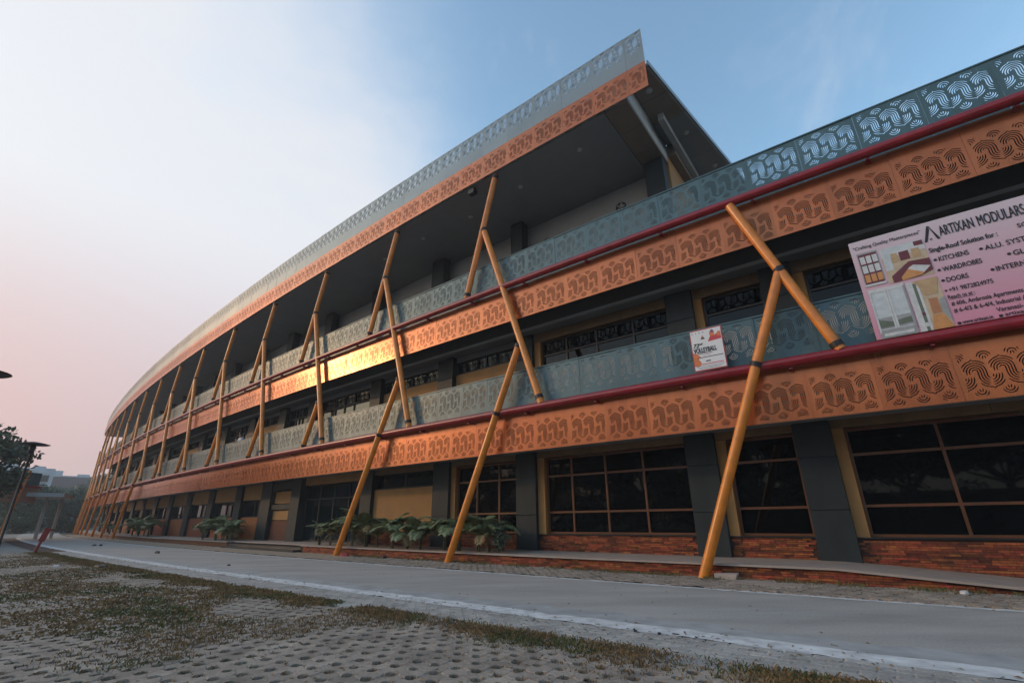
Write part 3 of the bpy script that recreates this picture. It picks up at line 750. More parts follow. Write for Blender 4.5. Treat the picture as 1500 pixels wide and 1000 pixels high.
m = MB(); m.sbox(2.92, 3.1, -8.9, -1.7, 12.72, 12.982); m.build('eaves_beam', 'concrete', bld)
m = MB(); m.sbox(3.11, 3.83, -8.9, -3.22, 12.55, 13.0); m.build('soffit_panel', 'brownpanel', bld)
for q, r_, z in ((2.95, -.68, 12.98), (2.62, -2.99, 12.98), (2.3, -5.19, 12.98), (5.4, -.73, 12.2), (8.0, -.98, 12.2), (10.6, -1.16, 12.2), (13.2, -1.0, 12.2), (15.8, -1, 12.2), (-.7, -.6, 7.395), (1.8, -.6, 7.395), (4.4, -.6, 7.395), (7, -.6, 7.395), (9.6, -.6, 7.395)):
    m = MB(); m.lathe([(.07, -.02), (.095, -.02), (.1, 0), (.1, .01)], P(q, r_, z), 18); lo = m.build('downlight', 'concrete', bld)
    m = MB(); m.lathe([(.066, -.024), (.066, -.012)], P(q, r_, z), 16); m.build('lens', 'lamp', lo)
m = MB(); m.box(P(9.4, .02, 12.05), right(9.4) * .13, nrm(9.4) * .1, (0, 0, .1)); m.box(P(9.4, -.04, 12.2), right(9.4) * .02, nrm(9.4) * .02, (0, 0, .06)); m.build('floodlight', 'dark', bld)

# ------------------------------------------------------------------ lettering helper
def text_mesh(txt, size, m, bold=0., width=None, shear=0.):
    cu = bpy.data.curves.new('t', 'FONT'); cu.body = txt; cu.size = size; cu.shear = shear; cu.resolution_u = 3
    ob = bpy.data.objects.new('t', cu); COL.objects.link(ob)
    dg = bpy.context.evaluated_depsgraph_get(); me = bpy.data.meshes.new_from_object(ob.evaluated_get(dg))
    bpy.data.objects.remove(ob); bpy.data.curves.remove(cu)
    if width:
        xs = [v.co.x for v in me.vertices]; k = width / (max(xs) - min(xs)); x0 = min(xs)
        for v in me.vertices: v.co.x = (v.co.x - x0) * k
    if bold:
        bold *= 1.3; vs0 = [v.co.copy() for v in me.vertices]; fs0 = [tuple(p_.vertices) for p_ in me.polygons]; vs, fs = [], []
        for q, (dx, dy) in enumerate(((0, 0), (bold, 0), (-bold, 0), (0, bold), (0, -bold))):
            k = len(vs); vs += [v + Vector((dx, dy, .0003 * q)) for v in vs0]; fs += [tuple(i + k for i in f_) for f_ in fs0]
        me = bpy.data.meshes.new('lettering'); me.from_pydata(vs, [], fs)
    me.materials.clear(); me.materials.append(MT[m] if isinstance(m, str) else m); return me
class Board:
    def __init__(self, root, s_left, r, z0):
        self.root, self.s, self.r, self.z = root, s_left, r, z0; self.e = right(s_left); self.n = nrm(s_left); self.o = P(s_left, r, z0); self.a = ang(s_left); self.k = 0
    def pt(self, u, v, out=0): return self.o + self.e * u + self.n * out + Vector((0, 0, v))
    def text(self, t, u, v, cap, m='black', width=None, bold=.0012, name='lettering', shear=0.):
        me = text_mesh(t, cap / .69, m, bold, width, shear); o = bpy.data.objects.new(name, me); COL.objects.link(o)
        place(o, self.root, self.pt(u, v, .006)); o.rotation_euler = (pi / 2, 0, self.a); return o
    def poly(self, pts, m, name, out=.003, parent=None):
        b = MB(); b.add([self.pt(u, v, out) for u, v in pts], [tuple(range(len(pts)))])
        f = b.f[0]; nn = (b.v[f[1]] - b.v[f[0]]).cross(b.v[f[2]] - b.v[f[0]])
        if nn.dot(self.n) < 0: b.f = [f[::-1]]
        return b.build(name, m, parent or self.root)
    def rect(self, u0, v0, u1, v1, m, name='print', out=.003, parent=None): return self.poly([(u0, v0), (u1, v0), (u1, v1), (u0, v1)], m, name, out, parent)
    def disc(self, u, v, rr, m, name='bullet', out=.005, n=14): return self.poly([(u + rr * cos(2 * pi * k / n), v + rr * sin(2 * pi * k / n)) for k in range(n)], m, name, out)
# big advertising board
pink = bpy.data.materials.new('pink_board_print'); pink.use_nodes = True; _t = pink.node_tree; _b = _t.nodes['Principled BSDF']; _b.inputs['Roughness'].default_value = .5
_g = _t.nodes.new('ShaderNodeNewGeometry'); _s = _t.nodes.new('ShaderNodeSeparateXYZ'); _t.links.new(_g.outputs['Position'], _s.inputs[0])
_m = _t.nodes.new('ShaderNodeMapRange'); _m.inputs['From Min'].default_value = 3.9; _m.inputs['From Max'].default_value = 5.9; _t.links.new(_s.outputs['Z'], _m.inputs['Value'])
_c = _t.nodes.new('ShaderNodeMix'); _c.data_type = 'RGBA'; _c.inputs['A'].default_value = (.62, .23, .32, 1); _c.inputs['B'].default_value = (.6, .5, .55, 1)
_t.links.new(_m.outputs[0], _c.inputs['Factor']); _t.links.new(_c.outputs['Result'], _b.inputs['Base Color'])
SW, SH = 4.0, 1.96
sb = empty('advertising_board', P(-.5, .13, 3.95), 'large pink printed board with kitchen photos standing on the red pipe', 'sign')
m = MB(); m.box(P(-.5, .13, 3.95 + SH / 2) + right(-.5) * SW / 2 - nrm(-.5) * .012, right(-.5) * SW / 2, nrm(-.5) * .012, (0, 0, SH / 2)); m.build('board', [pink], sb)
for v in (.02, SH - .02):
    m = MB(); m.box(P(-.5, .13, 3.95 + v) + right(-.5) * SW / 2 - nrm(-.5) * .035, right(-.5) * SW / 2, nrm(-.5) * .02, (0, 0, .015)); m.build('batten', 'tan', sb)
B = Board(sb, -.5, .132, 3.93)
B.text('"Crafting Quality Masterpieces"', .05, 1.80, .062, width=.98, bold=.0008)
B.text('ARTIXAN', 1.27, 1.65, .19, width=.44, bold=.002); B.text('MODULARS', 1.765, 1.65, .19, width=.56, bold=.002)
B.poly([(1.045, 1.6), (1.085, 1.6), (1.16, 1.83), (1.145, 1.9), (1.135, 1.9)], 'black', 'emblem'); B.poly([(1.145, 1.9), (1.17, 1.83), (1.22, 1.61), (1.26, 1.61), (1.16, 1.9)], 'black', 'emblem', .0045)
B.text('x', 1.12, 1.62, .05); B.text('SOLUTIONS', 2.17, 1.44, .075, width=.55)
B.text('Single-Roof Solution for :', 1.06, 1.39, .085, width=.86, bold=.0022)
for t, u, v, w in (('KITCHENS', 1.14, 1.195, .38), ('WARDROBES', 1.14, .995, .49), ('DOORS', 1.14, .795, .27), ('ALU. SYSTEMS', 1.72, 1.195, .66), ('GLASS', 2.0, .995, .3), ('INTERNALS', 1.75, .795, .5)):
    B.text(t, u, v, .085, width=w, bold=.0014); B.disc(u - .045, v + .043, .024, 'black')
B.text('+91 9872824975', 1.12, .615, .075, width=.54, bold=.001); B.disc(1.085, .65, .018, 'black', 'phone_symbol')
B.text('Reach us at :', 1.08, .495, .068, width=.33, bold=.001); B.rect(1.08, .478, 1.4, .484, 'black', 'underline')
B.text('# 606, Ambrosia Apartments,', 1.09, .37, .072, width=.86); B.text('# 6-4/3 & 6-4/4, Industrial Area', 1.09, .245, .072, width=.95); B.text('Varanasi-', 1.57, .125, .072, width=.3)
B.text('www.artixan.in', 1.14, .035, .062, width=.36); B.disc(1.1, .055, .025, 'black', 'globe_symbol'); B.text('artixan', 1.64, .035, .062, width=.25); B.rect(1.57, .03, 1.615, .075, 'black', 'mail_symbol')
def cm(n, c): return mat(n, c, .5, var=.12, vscale=9)
PC = dict(pale=cm('print_pale', (.55, .55, .55)), dk=cm('print_dark', (.04, .03, .03)), mar=cm('print_maroon', (.13, .02, .03)), amber=cm('print_amber', (.55, .25, .08)), cream=cm('print_cream', (.5, .38, .26)), wood=cm('print_wood', (.4, .17, .07)), sky=cm('print_sky', (.5, .54, .56)), gr=cm('print_grey', (.3, .3, .3)), leafc=cm('print_green', (.12, .14, .1)), gold=cm('print_gold', (.45, .3, .16)))
def photo(u0, v0, u1, v1, back): return B.rect(u0, v0, u1, v1, back, 'picture', .003)
p = photo(.07, 1.03, .375, 1.72, PC['gr'])            # folding door with glass panes
def px(p, u0, v0, u1, v1, lst):
    for i, (pts, m_) in enumerate(lst): B.poly([(u0 + (u1 - u0) * a, v0 + (v1 - v0) * c) for a, c in pts], PC[m_], 'print', .0042 + .0009 * i, p)
def RC(a, b_, c, d): return [(a, b_), (c, b_), (c, d), (a, d)]
px(p, .07, 1.03, .375, 1.72, [(RC(.05, .06, .95, .95), 'mar')] + [(RC(.1 + .3 * i, .12 + .27 * j, .34 + .3 * i, .34 + .27 * j), 'amber' if j == 0 else 'pale') for i in range(3) for j in range(3)] + [(RC(0, 0, 1, .06), 'pale')])
p = photo(.41, 1.0, 1.03, 1.69, PC['cream'])          # kitchen with island
px(p, .41, 1.0, 1.03, 1.69, [(RC(0, .72, 1, 1), 'pale'), ([(.1, .86), (.8, .86), (.95, 1), (0, 1)], 'sky'), (RC(.02, .35, .2, .85), 'sky'), (RC(.4, .55, .62, .8), 'mar'), (RC(.68, .55, .86, .8), 'gold'), (RC(.22, .55, .36, .8), 'gold'), (RC(.78, .86, .98, .98), 'mar'), ([(.1, .18), (.55, .48), (1, .45), (1, .12), (.7, .02), (.1, .0)], 'mar'), ([(.3, .1), (.55, .34), (.98, .24), (.75, .05), (.3, 0)], 'amber'), ([(.48, .28), (.62, .36), (.97, .24), (.8, .1)], 'pale')])
p = photo(.075, .02, .585, .96, PC['sky'])            # window over the sea
px(p, .075, .02, .585, .96, [(RC(0, 0, 1, .16), 'gr'), (RC(.06, .18, .94, .4), 'gr'), ([(.06, .38), (.4, .3), (.94, .34), (.94, .22), (.06, .2)], 'leafc'), (RC(.44, .16, .56, .96), 'pale'), (RC(.485, .16, .5, .96), 'gr'), (RC(0, .92, 1, 1), 'pale'), (RC(0, .1, .05, .95), 'pale'), (RC(.95, .1, 1, .95), 'gr'), (RC(.1, .03, .9, .09), 'pale')])
p = photo(.61, .02, 1.04, .94, PC['cream'])           # corridor with wardrobes
px(p, .61, .02, 1.04, .94, [(RC(0, 0, .2, 1), 'pale'), (RC(.2, .0, .3, .95), 'leafc'), (RC(.3, .0, .38, .9), 'pale'), ([(.38, 0), (1, 0), (.8, .28), (.5, .28)], 'amber'), (RC(.52, .3, .78, .6), 'wood'), ([(.3, 1), (1, 1), (.85, .68), (.45, .68)], 'gold'), ([(.82, .3), (1, .1), (1, .6), (.82, .55)], 'gr'), (RC(.2, .08, .3, .16), 'pale'), (RC(.2, .3, .3, .36), 'mar')])
# volleyball poster
vb = empty('volleyball_poster', P(2.66, .13, 3.97), 'white volleyball poster with red border leaning on the teal railing', 'poster')
m = MB(); m.box(P(2.32, .13, 4.425), right(2.32) * .335, nrm(2.32) * .008, (0, 0, .465)); m.build('board', 'redbag', vb)
V_ = Board(vb, 2.655, .14, 3.96)
V_.rect(.02, .025, .65, .905, 'white', 'print', .002)
og = cm('print_orange', (.62, .17, .05)); rd = cm('print_red', (.55, .05, .06)); pu = cm('print_plum', (.2, .07, .13))
V_.poly([(.02, .12), (.12, .1), (.17, .18), (.12, .26), (.17, .32), (.08, .4), (.02, .42)], og, 'print', .0035)
V_.poly([(.36, .62), (.64, .64), (.64, .72), (.58, .78), (.5, .74), (.42, .73)], rd, 'print', .0035); V_.poly([(.42, .72), (.5, .74), (.52, .82), (.46, .86), (.41, .82)], og, 'print', .0043); V_.disc(.47, .84, .035, pu, 'print', .005)
V_.poly([(.55, .72), (.64, .7), (.64, .8), (.58, .81)], og, 'print', .0046)
V_.poly([(.22, .7), (.31, .7), (.29, .735), (.24, .735)], 'black', 'emblem', .004); V_.poly([(.235, .74), (.295, .74), (.265, .79)], og, 'emblem', .0042)
for i in range(4): V_.disc(.06 + .075 * i, .855, .016, PC['gr'], 'emblem', .004)
V_.text('72', .05, .53, .085, width=.12, bold=.003, shear=.3); V_.text('nd', .175, .575, .05, width=.07, bold=.002, shear=.3)
V_.text('VOLLEYBALL', .045, .405, .105, width=.47, bold=.003)
V_.rect(.06, .375, .42, .388, PC['dk'], 'print', .0035); V_.rect(.1, .285, .63, .3, PC['dk'], 'print', .0035); V_.rect(.22, .34, .38, .347, rd, 'print', .0035)
V_.rect(.26, .19, .36, .215, PC['dk'], 'print', .0035); V_.rect(.13, .135, .61, .152, rd, 'print', .0035); V_.rect(.05, .1, .62, .11, PC['gr'], 'print', .0035); V_.rect(.05, .075, .6, .083, PC['gr'], 'print', .0035); V_.rect(.1, .05, .55, .058, PC['dk'], 'print', .0035)

# ------------------------------------------------------------------ palms and shrubs
def frond_mesh(seed, L_=.8, droop=1.0, nl=24, m='palm'):
    rnd = random.Random(seed); b = MB(); pts = []
    a = radians(78); x = z = 0
    for i in range(11): pts.append(Vector((x, 0, z))); x += cos(a) * L_ / 10; z += sin(a) * L_ / 10; a -= radians(11) * droop
    b.tube(pts, [.008 * (1 - i / 12) + .0015 for i in range(11)], 5, cap=False)
    for i in range(nl):
        t = .2 + .8 * i / (nl - 1); f = t * 10; k = min(9, int(f)); p = pts[k].lerp(pts[k + 1], f - k); d = (pts[k + 1] - pts[k]).normalized()
        ll = L_ * (.36 * sin(pi * (.22 + .7 * t)) + .05) * rnd.uniform(.85, 1.1)
        for sg in (-1, 1):
            o = (d * .75 + Vector((0, sg, 0)) * 1.0 + Vector((0, 0, .25))).normalized(); w = d.cross(o).cross(o).normalized() * .019
            q1 = p + o * ll * .5; q2 = p + o * ll + Vector((0, 0, -ll * .35))
            b.add([p - w * .5, p + w * .5, q1 + w, q1 - w, q2], [(0, 1, 2, 3), (3, 2, 4)])
    return b.mesh('frond', m)
FR = [frond_mesh(1, .72, .95), frond_mesh(2, .85, 1.15), frond_mesh(3, .62, .7), frond_mesh(4, .78, .8), frond_mesh(5, .7, 1.35, 13, 'palmdry')]
def palm(name, loc, h, label, group, nf=9, rz=0):
    rnd = random.Random(int(loc.x * 1000)); t = empty(name, loc, label, 'palm', group)
    b = MB()
    for k in range(3):
        a = rnd.uniform(0, 6.28); r_ = rnd.uniform(.01, .05); hh = h * rnd.uniform(.22, .34)
        b.tube([loc + Vector((r_ * cos(a), r_ * sin(a), -.02)), loc + Vector((r_ * 1.6 * cos(a), r_ * 1.6 * sin(a), hh))], [.03, .018], 8)
    b.build('stem', 'palmstem', t)
    for k in range(nf):
        a = 2 * pi * k / nf + rnd.uniform(-.3, .3); sc = h / 1.0 * rnd.uniform(.8, 1.15)
        inst('frond', FR[4 if rnd.random() < .09 else rnd.randrange(4)], t, loc + Vector((0, 0, h * rnd.uniform(.16, .32))), rot=(rnd.uniform(-.2, .2), rnd.uniform(-.42, .3), a), scale=(sc, sc, sc))
def pz(s, r): return P(s, r, plz(s) + .0)
x = 17.4
row = [17.3, 16.5, 15.9, 15.2, 14.4, 13.7, 12.7, 12.1, 11.4, 10.5, 9.95, 9.25, 8.75]
for i, s_ in enumerate(row):
    palm('areca_palm', pz(s_, -.32 + random.uniform(-.12, .12)), (.82, .95, .9, 1.15, 1.1, .9, 1.05, .85, .88, .95, 1.0, .9, .9)[i] * 1.2, {0: 'small areca palm next to the black granite steps', 1: 'areca palm second from the black granite steps', 3: 'tall areca palm just behind the strut foot by the red bag', 12: 'areca palm touching the grey green shrub'}.get(i, 'small areca palm in the middle of the row on the brick plinth'), 'palms in a row on the plinth', 12)
for i, (s_, r_, h) in enumerate([(25.4, -.3, 1.0), (26.2, -.5, 1.2), (27.1, -.3, 1.25), (28.0, -.6, 1.3), (29.0, -.35, 1.05), (27.6, -.8, 1.25)]):
    palm('areca_palm', pz(s_, r_), h, 'bushy areca palm in the clump beside the dark portal', 'palms in the clump by the portal', 14)
for i, (s_, r_, h) in enumerate([(39.5, -.3, 1.3), (41.0, -.4, 1.5), (42.6, -.4, 1.55), (44.0, -.3, 1.3), (54, -.4, 1.2), (57, -.4, 1.2)]):
    palm('areca_palm', pz(s_, r_), h, 'bushy areca palm in the far clump beside the leaning struts', 'palms in the far clump', 13)
# leafy shrub at the end of the row
def leaf_cloud(b, c, rad, n, ls, rnd, squash=1.0):
    for _ in range(n):
        while True:
            v = Vector((rnd.uniform(-1, 1), rnd.uniform(-1, 1), rnd.uniform(-1, 1)))
            if v.length <= 1: break
        p = c + Vector((v.x * rad, v.y * rad, v.z * rad * squash)); a = Vector((rnd.gauss(0, 1), rnd.gauss(0, 1), rnd.gauss(0, 1) - .2)).normalized(); u = a.orthogonal().normalized()
        l = ls * rnd.uniform(.6, 1.3); b.add([p, p + a * l * .5 + u * l * .28, p + a * l, p + a * l * .5 - u * l * .28], [(0, 1, 2, 3)])
sc = pz(8.3, -.12); sh = empty('leafy_shrub', sc, 'grey green leafy shrub at the end of the palm row', 'shrub'); rnd = random.Random(5)
b = MB(); tips = []
for k in range(9):
    a = rnd.uniform(0, 6.28); tip = sc + Vector((cos(a) * rnd.uniform(.1, .3), sin(a) * rnd.uniform(.1, .3), rnd.uniform(.35, .72))); tips.append(tip); b.tube([sc, sc.lerp(tip, .5) + Vector((0, 0, .05)), tip], [.012, .008, .004], 5)
b.build('stem', 'palmstem', sh); b = MB()
for t_ in tips:
    for f in (.4, .6, .8, 1): leaf_cloud(b, sc.lerp(t_, f), .1, 26, .07, rnd)
b.build('crown', 'shrub', sh)

# ------------------------------------------------------------------ trees
def tree_meshes(seed, h, cr, nclump, nleaf, ls, low=False):
    rnd = random.Random(seed); tr = MB(); cw = MB(); tips = []
    base = Vector((0, 0, -.1)); fork = Vector((rnd.uniform(-.2, .2), rnd.uniform(-.2, .2), h * .34))
    tr.tube([base, base.lerp(fork, .5) + Vector((rnd.uniform(-.1, .1), rnd.uniform(-.1, .1), 0)), fork], [h * .028, h * .022, h * .018], 9)
    for k in range(9):
        a = 2 * pi * k / 9 + rnd.uniform(-.3, .3); q = rnd.uniform(.25, .8) * cr; t_ = Vector((cos(a) * q, sin(a) * q, h * rnd.uniform(.55, .9))); tips.append(t_)
        tr.tube([fork, fork.lerp(t_, .5) + Vector((0, 0, -.04 * h)), t_], [h * .013, h * .008, h * .003], 6)
    for k in range(nclump):
        if k < 9: c = tips[k]
        else:
            a = rnd.uniform(0, 2 * pi); el = rnd.uniform(-1, 1) if low else rnd.uniform(-.45, 1); q = sqrt(max(0, 1 - el * el)) * cr * rnd.uniform(.45, 1.0); c = Vector((cos(a) * q, sin(a) * q, h * (.5 if low else .62) + el * h * (.46 if low else .34)))
        leaf_cloud(cw, c, cr * rnd.uniform(.16, .32), nleaf, ls, rnd, .75)
    return tr.mesh('trunk', 'bark'), cw.mesh('crown', 'leaf')
TM = [tree_meshes(11, 8, 3.6, 46, 130, .34), tree_meshes(12, 8, 3.2, 40, 130, .34), tree_meshes(13, 8, 4.2, 52, 130, .36), tree_meshes(14, 8, 4.0, 64, 120, .36, True), tree_meshes(15, 8, 3.6, 60, 120, .36, True)]
def tree(az, dist, h, v, label, group=None, rot=0, wide=1.0):
    x, y = sin(radians(az)) * dist, cos(radians(az)) * dist; t = empty('tree', (x, y, 0), label, 'tree', group); k = h / 8.3
    for me, nm in zip(TM[v], ('trunk', 'crown')): inst(nm, me, t, (x, y, 0), rot, (k * wide, k * wide, k))
tree(-49.2, 44, 7.4, 2, 'dark leafy tree standing behind the disc lamps', rot=.5)
for i, (az, d, h, v, w) in enumerate([(-44.3, 92, 6.2, 3, 1.2), (-42.7, 100, 6.6, 4, 1.4), (-41.2, 96, 6.0, 3, 1.4), (-43.4, 118, 7.6, 4, 1.3), (-45.8, 105, 6.9, 3, 1.3), (-40.0, 112, 7.2, 4, 1.5)]):
    tree(az, d, h, v, 'tree in the hazy row where the road ends', 'trees at the end of the road', rot=i * 1.3, wide=w)
tree(-39.6, 128, 10.6, 0, 'tall tree rising beside the far end of the curved building', rot=2.2, wide=1.1)

for i, (az, d_, h, v, w) in enumerate([(-70, 52, 8, 4, 1.5), (-79, 50, 8.5, 3, 1.5), (-88, 46, 8, 4, 1.6), (-96, 40, 8.5, 3, 1.5), (-103, 33, 8.5, 4, 1.3), (-113, 30, 9.5, 3, 1.3), (-124, 29, 9, 4, 1.4), (-136, 27, 10, 2, 1.2), (-148, 27, 9, 0, 1.4), (-160, 28, 10, 1, 1.4), (-172, 30, 9, 2, 1.3)]):
    tree(az, d_, h, v, 'tree across the yard mirrored in the dark windows', 'trees across the yard', rot=i * 1.7, wide=w)

b = MB(); rnd = random.Random(77)  # out-of-view foliage screen, added so the windows mirror something dark
hp0 = Vector((-24, -9, 0)); hp1 = Vector((6, -26, 0)); added_hedge = empty('added_hedge', (-9, -17.5, 0), 'unseen foliage screen added to darken the window reflections', 'added_hedge')
for k in range(70):
    leaf_cloud(b, hp0.lerp(hp1, (k + .5) / 70) + Vector((rnd.uniform(-.4, .4), rnd.uniform(-.4, .4), rnd.uniform(.7, 2.7))), .95, 110, .3, rnd, .8)
b.build('foliage', 'leaf', added_hedge)
b = MB(); b.box((hp0 + hp1) / 2 + Vector((0, 0, 1.3)), (hp1 - hp0) * .49, Vector((-.25, -.43, 0)), (0, 0, 1.3)); b.build('twig_core', 'bark', added_hedge)

# ------------------------------------------------------------------ far buildings
def far_block(name, az, dist, w, dpt, h, m, label, rows, cols, extra=None, rz=0):
    x, y = sin(radians(az)) * dist, cos(radians(az)) * dist; t = empty(name, (x, y, 0), label, 'building')
    f = Vector((x, y, 0)).normalized(); f = Matrix.Rotation(rz, 3, 'Z') @ f; e = Vector((f.y, -f.x, 0)); o = Vector((x, y, 0))
    b = MB(); b.box(o + Vector((0, 0, h / 2)), e * w / 2, f * dpt / 2, (0, 0, h / 2)); b.build('wall', m, t)
    b = MB()
    for sg in (-1, 1): b.box(o + Vector((0, 0, h + .4)) + f * sg * (dpt / 2 - .1), e * w / 2, f * .1, (0, 0, .4)); b.box(o + Vector((0, 0, h + .4)) + e * sg * (w / 2 - .1), e * .1, f * (dpt / 2 - .2), (0, 0, .4))
    b.build('parapet', m, t)
    for i in range(cols):
        for j in range(rows):
            c = o - f * (dpt / 2 + .03) + e * (w * ((i + .5) / cols - .5)) + Vector((0, 0, h * (j + .55) / rows)); wn = MB(); wn.box(c, e * w / cols * .27, f * .06, (0, 0, h / rows * .25)); wo = wn.build('window', 'farbrown', t)
            pn = MB(); pn.box(c - f * .065, e * w / cols * .22, f * .01, (0, 0, h / rows * .2)); pn.build('pane', 'glassb', wo)
    for (u, v, ww, hh, m2) in (extra or []):
        b = MB(); b.box(o + e * u + Vector((0, 0, h + hh / 2)), e * ww / 2, f * ww / 2, (0, 0, hh / 2)); b.build('rooftop_room', m2, t)
far_block('apartment_block', -42.2, 165, 17, 12, 11.2, 'farwhite', 'pale block with dark brown top storey beyond the trees', 4, 6, [(-4, 0, 4, 2.2, 'farwhite'), (2, 0, 2.4, 1.6, 'farwhite')])
far_block('apartment_block', -45.6, 150, 11, 10, 11.6, 'farwhite', 'pale block with small water tanks on its roof', 4, 4, [(-2, 0, 3, 1.8, 'farwhite'), (3, 0, 2, 1.5, 'farwhite')])
o_ = bpy.data.objects['apartment_block']
bx, by = sin(radians(-41.9)) * 158.6, cos(radians(-41.9)) * 158.6; f = Vector((bx, by, 0)).normalized(); e = Vector((f.y, -f.x, 0))
b = MB(); b.box(Vector((bx, by, 10.2)), e * 6.8, f * .25, (0, 0, 1.5)); b.build('top_storey', 'farbrown', o_)
b = MB(); b.box((-76, 62, 1.0), Vector((.74, .67, 0)) * 24, Vector((-.67, .74, 0)) * .12, (0, 0, 1.05)); tag(b.build('boundary_wall', 'concrete'), 'low grey boundary wall where the road ends', 'wall')

# second curved wing at the far left
wc = Vector((-52.3, 36.7, 0)); WR = 15.5
wing = empty('curved_wing', (-40, 34, 0), 'hazy second curved wing with orange band and teal ground floor', 'building')
def wp(a, r_, z): return Vector((wc.x + r_ * cos(a), wc.y + r_ * sin(a), z))
def wsec(name, m, a0, a1, r0, r1, z0, z1, n=14):
    b = MB(); vs = []
    for i in range(n + 1):
        a = a0 + (a1 - a0) * i / n; vs += [wp(a, r0, z0), wp(a, r1, z0), wp(a, r1, z1), wp(a, r0, z1)]
    fs = [(0, 1, 2, 3), tuple(4 * n + j for j in (3, 2, 1, 0))] + [(4 * i + j, 4 * i + 4 + j, 4 * i + 4 + (j + 1) % 4, 4 * i + (j + 1) % 4) for i in range(n) for j in range(4)]
    b.add(vs, fs); return b.build(name, m, wing)
WA0, WA1 = radians(-100), radians(5)
wsec('fascia', 'hazedorange', WA0, WA1, WR - .1, WR, 2.6, 3.7); wsec('floor_slab', 'concrete', WA0, WA1, 6, WR - .1, 2.9, 3.6)
wsec('ground_wall', 'glassb', WA0, WA1 - .1, 7, WR - 1.6, 0, 2.88); wsec('upper_wall', 'concrete', WA0, WA1 - .15, 7, WR - 2.4, 3.62, 6.6); wsec('roof_slab', 'concrete', WA0, WA1, 6, WR - 1.2, 6.6, 7.0)
for k in range(9):
    a = WA0 + .1 + k * .2; b = MB(); b.tube([wp(a, WR + .15, 0), wp(a + .05, WR + .1, 4.9)], .1, 8); b.build('strut', 'strut', wing)
    b = MB(); b.box(wp(a, WR - 1.4, 1.44), (.3, 0, 0), (0, .3, 0), (0, 0, 1.44)); b.build('column', 'column', wing)
b = MB(); b.tube([wp(WA0 + (WA1 - WA0) * i / 20, WR + .1, 3.75) for i in range(21)], .09, 8); b.build('pipe_rail', 'pipe', wing)
wsec('railing', 'teal', WA0, WA1, WR - .12, WR - .09, 3.76, 4.8)
b = MB(); b.box((-38.2, 39.6, 3.2), (1.5, 1.1, 0), (-1.6, 2.2, 0), (0, 0, .14)); b.build('canopy', 'concrete', wing)
for (x, y) in ((-37.0, 39.2), (-38.0, 41.6)):
    b = MB(); b.tube([(x, y, 0), (x, y, 3.06)], .12, 10); b.build('canopy_post', 'concrete', wing)

# ------------------------------------------------------------------ lamps, red post, litter
def disc_lamp(loc, label):
    t = empty('garden_lamp', loc, label, 'lamp post', 'disc topped garden lamps'); loc = Vector(loc)
    b = MB(); b.lathe([(.09, 0), (.09, .03), (.04, .08), (.032, 3.2), (.03, 3.25)], loc, 12); b.build('pole', 'dark', t)
    b = MB(); b.lathe([(.04, 3.24), (.07, 3.3), (.07, 3.5), (.05, 3.54)], loc, 18); b.build('light_body', 'dark', t)
    b = MB(); b.lathe([(.05, 3.54), (.4, 3.55), (.43, 3.565), (.3, 3.6), (.08, 3.65), (.02, 3.655)], loc, 30); b.build('disc_top', 'dark', t)
disc_lamp((sin(radians(-45.3)) * 22.6, cos(radians(-45.3)) * 22.6, 0), 'dark garden lamp with flat disc top before the hazy wing')
disc_lamp((sin(radians(-50.0)) * 12.2, cos(radians(-50.0)) * 12.2, 0), 'dark garden lamp with flat disc top cut by the picture edge')
hp = Vector((-18.9, 20.2, 0)); ht = empty('red_post', hp, 'leaning red post with hooded box at the road edge', 'post'); e = Vector((.72, .69, 0))
d = (Vector((0, 0, 1)) + e * .2).normalized(); n2 = d.cross(Vector((-.69, .72, 0))).normalized()
b = MB(); b.tube([hp - d * .05, hp + d * .46], .05, 10); b.build('stake', 'red', ht)
b = MB(); u_ = Vector((-.69, .72, 0)); w_ = d.cross(u_).normalized(); b.box(hp + d * .66, u_ * .09, w_ * .1, d * .22); b.build('box', 'red', ht, bevel=.03)
b = MB(); b.box(hp + d * .89 + e * .03, u_ * .1, (e * .13 + Vector((0, 0, -.04))), Vector((0, 0, 1)) * .04); b.build('hood', 'red', ht, bevel=.03)
b = MB(); b.box(hp + d * .865 + e * .17, u_ * .05, e * .05, (0, 0, .03)); b.build('tip', 'dark', ht)
def scrap(loc, l, w, h, m, label, cat='litter', rot=0, name='litter_scrap', group=None):
    b = MB(); rnd = random.Random(int(loc[0] * 91)); n = 9; pts = []
    for k in range(n): t = 2 * pi * k / n; q = rnd.uniform(.75, 1.15); pts.append(Vector((l * cos(t) * q, w * sin(t) * q, 0)))
    top = [p * .75 + Vector((rnd.uniform(-.1, .1) * l, 0, h * rnd.uniform(.6, 1.2))) for p in pts]; R_ = Matrix.Rotation(rot, 3, 'Z')
    b.add([Vector(loc) + R_ @ v for v in pts + top], [tuple(range(n, 2 * n))] + [(i, (i + 1) % n, (i + 1) % n + n, i + n) for i in range(n)])
    return tag(b.build(name, m), label, cat, group)
for s_, r_ in ((33.1, 3.33), (32.7, 3.14)): scrap(P(s_, r_, .004), .22, .09, .07, 'litter', 'dark flattened scrap lying with its twin on the far road', rot=ang(s_), group='pair of scraps on the road')
scrap(P(22.2, 3.36, .004), .2, .08, .07, 'litter', 'single dark scrap lying mid road before the portal', rot=ang(22))
scrap(P(14.0, 4.05, .004), .05, .04, .03, 'litter', 'tiny dark stone on the road near the white line', 'stone')
scrap(P(16.3, 6.24, .01), .25, .12, .06, 'litter', 'dark rag on the dry grass edge', rot=ang(16))
scrap(P(17.5, 6.9, .01), .1, .07, .05, 'paper', 'crumpled pale paper on the dry grass')
scrap(P(14.3, .45, .006), .17, .1, .09, 'redbag', 'crumpled red bag on the sandy verge by the strut foot')
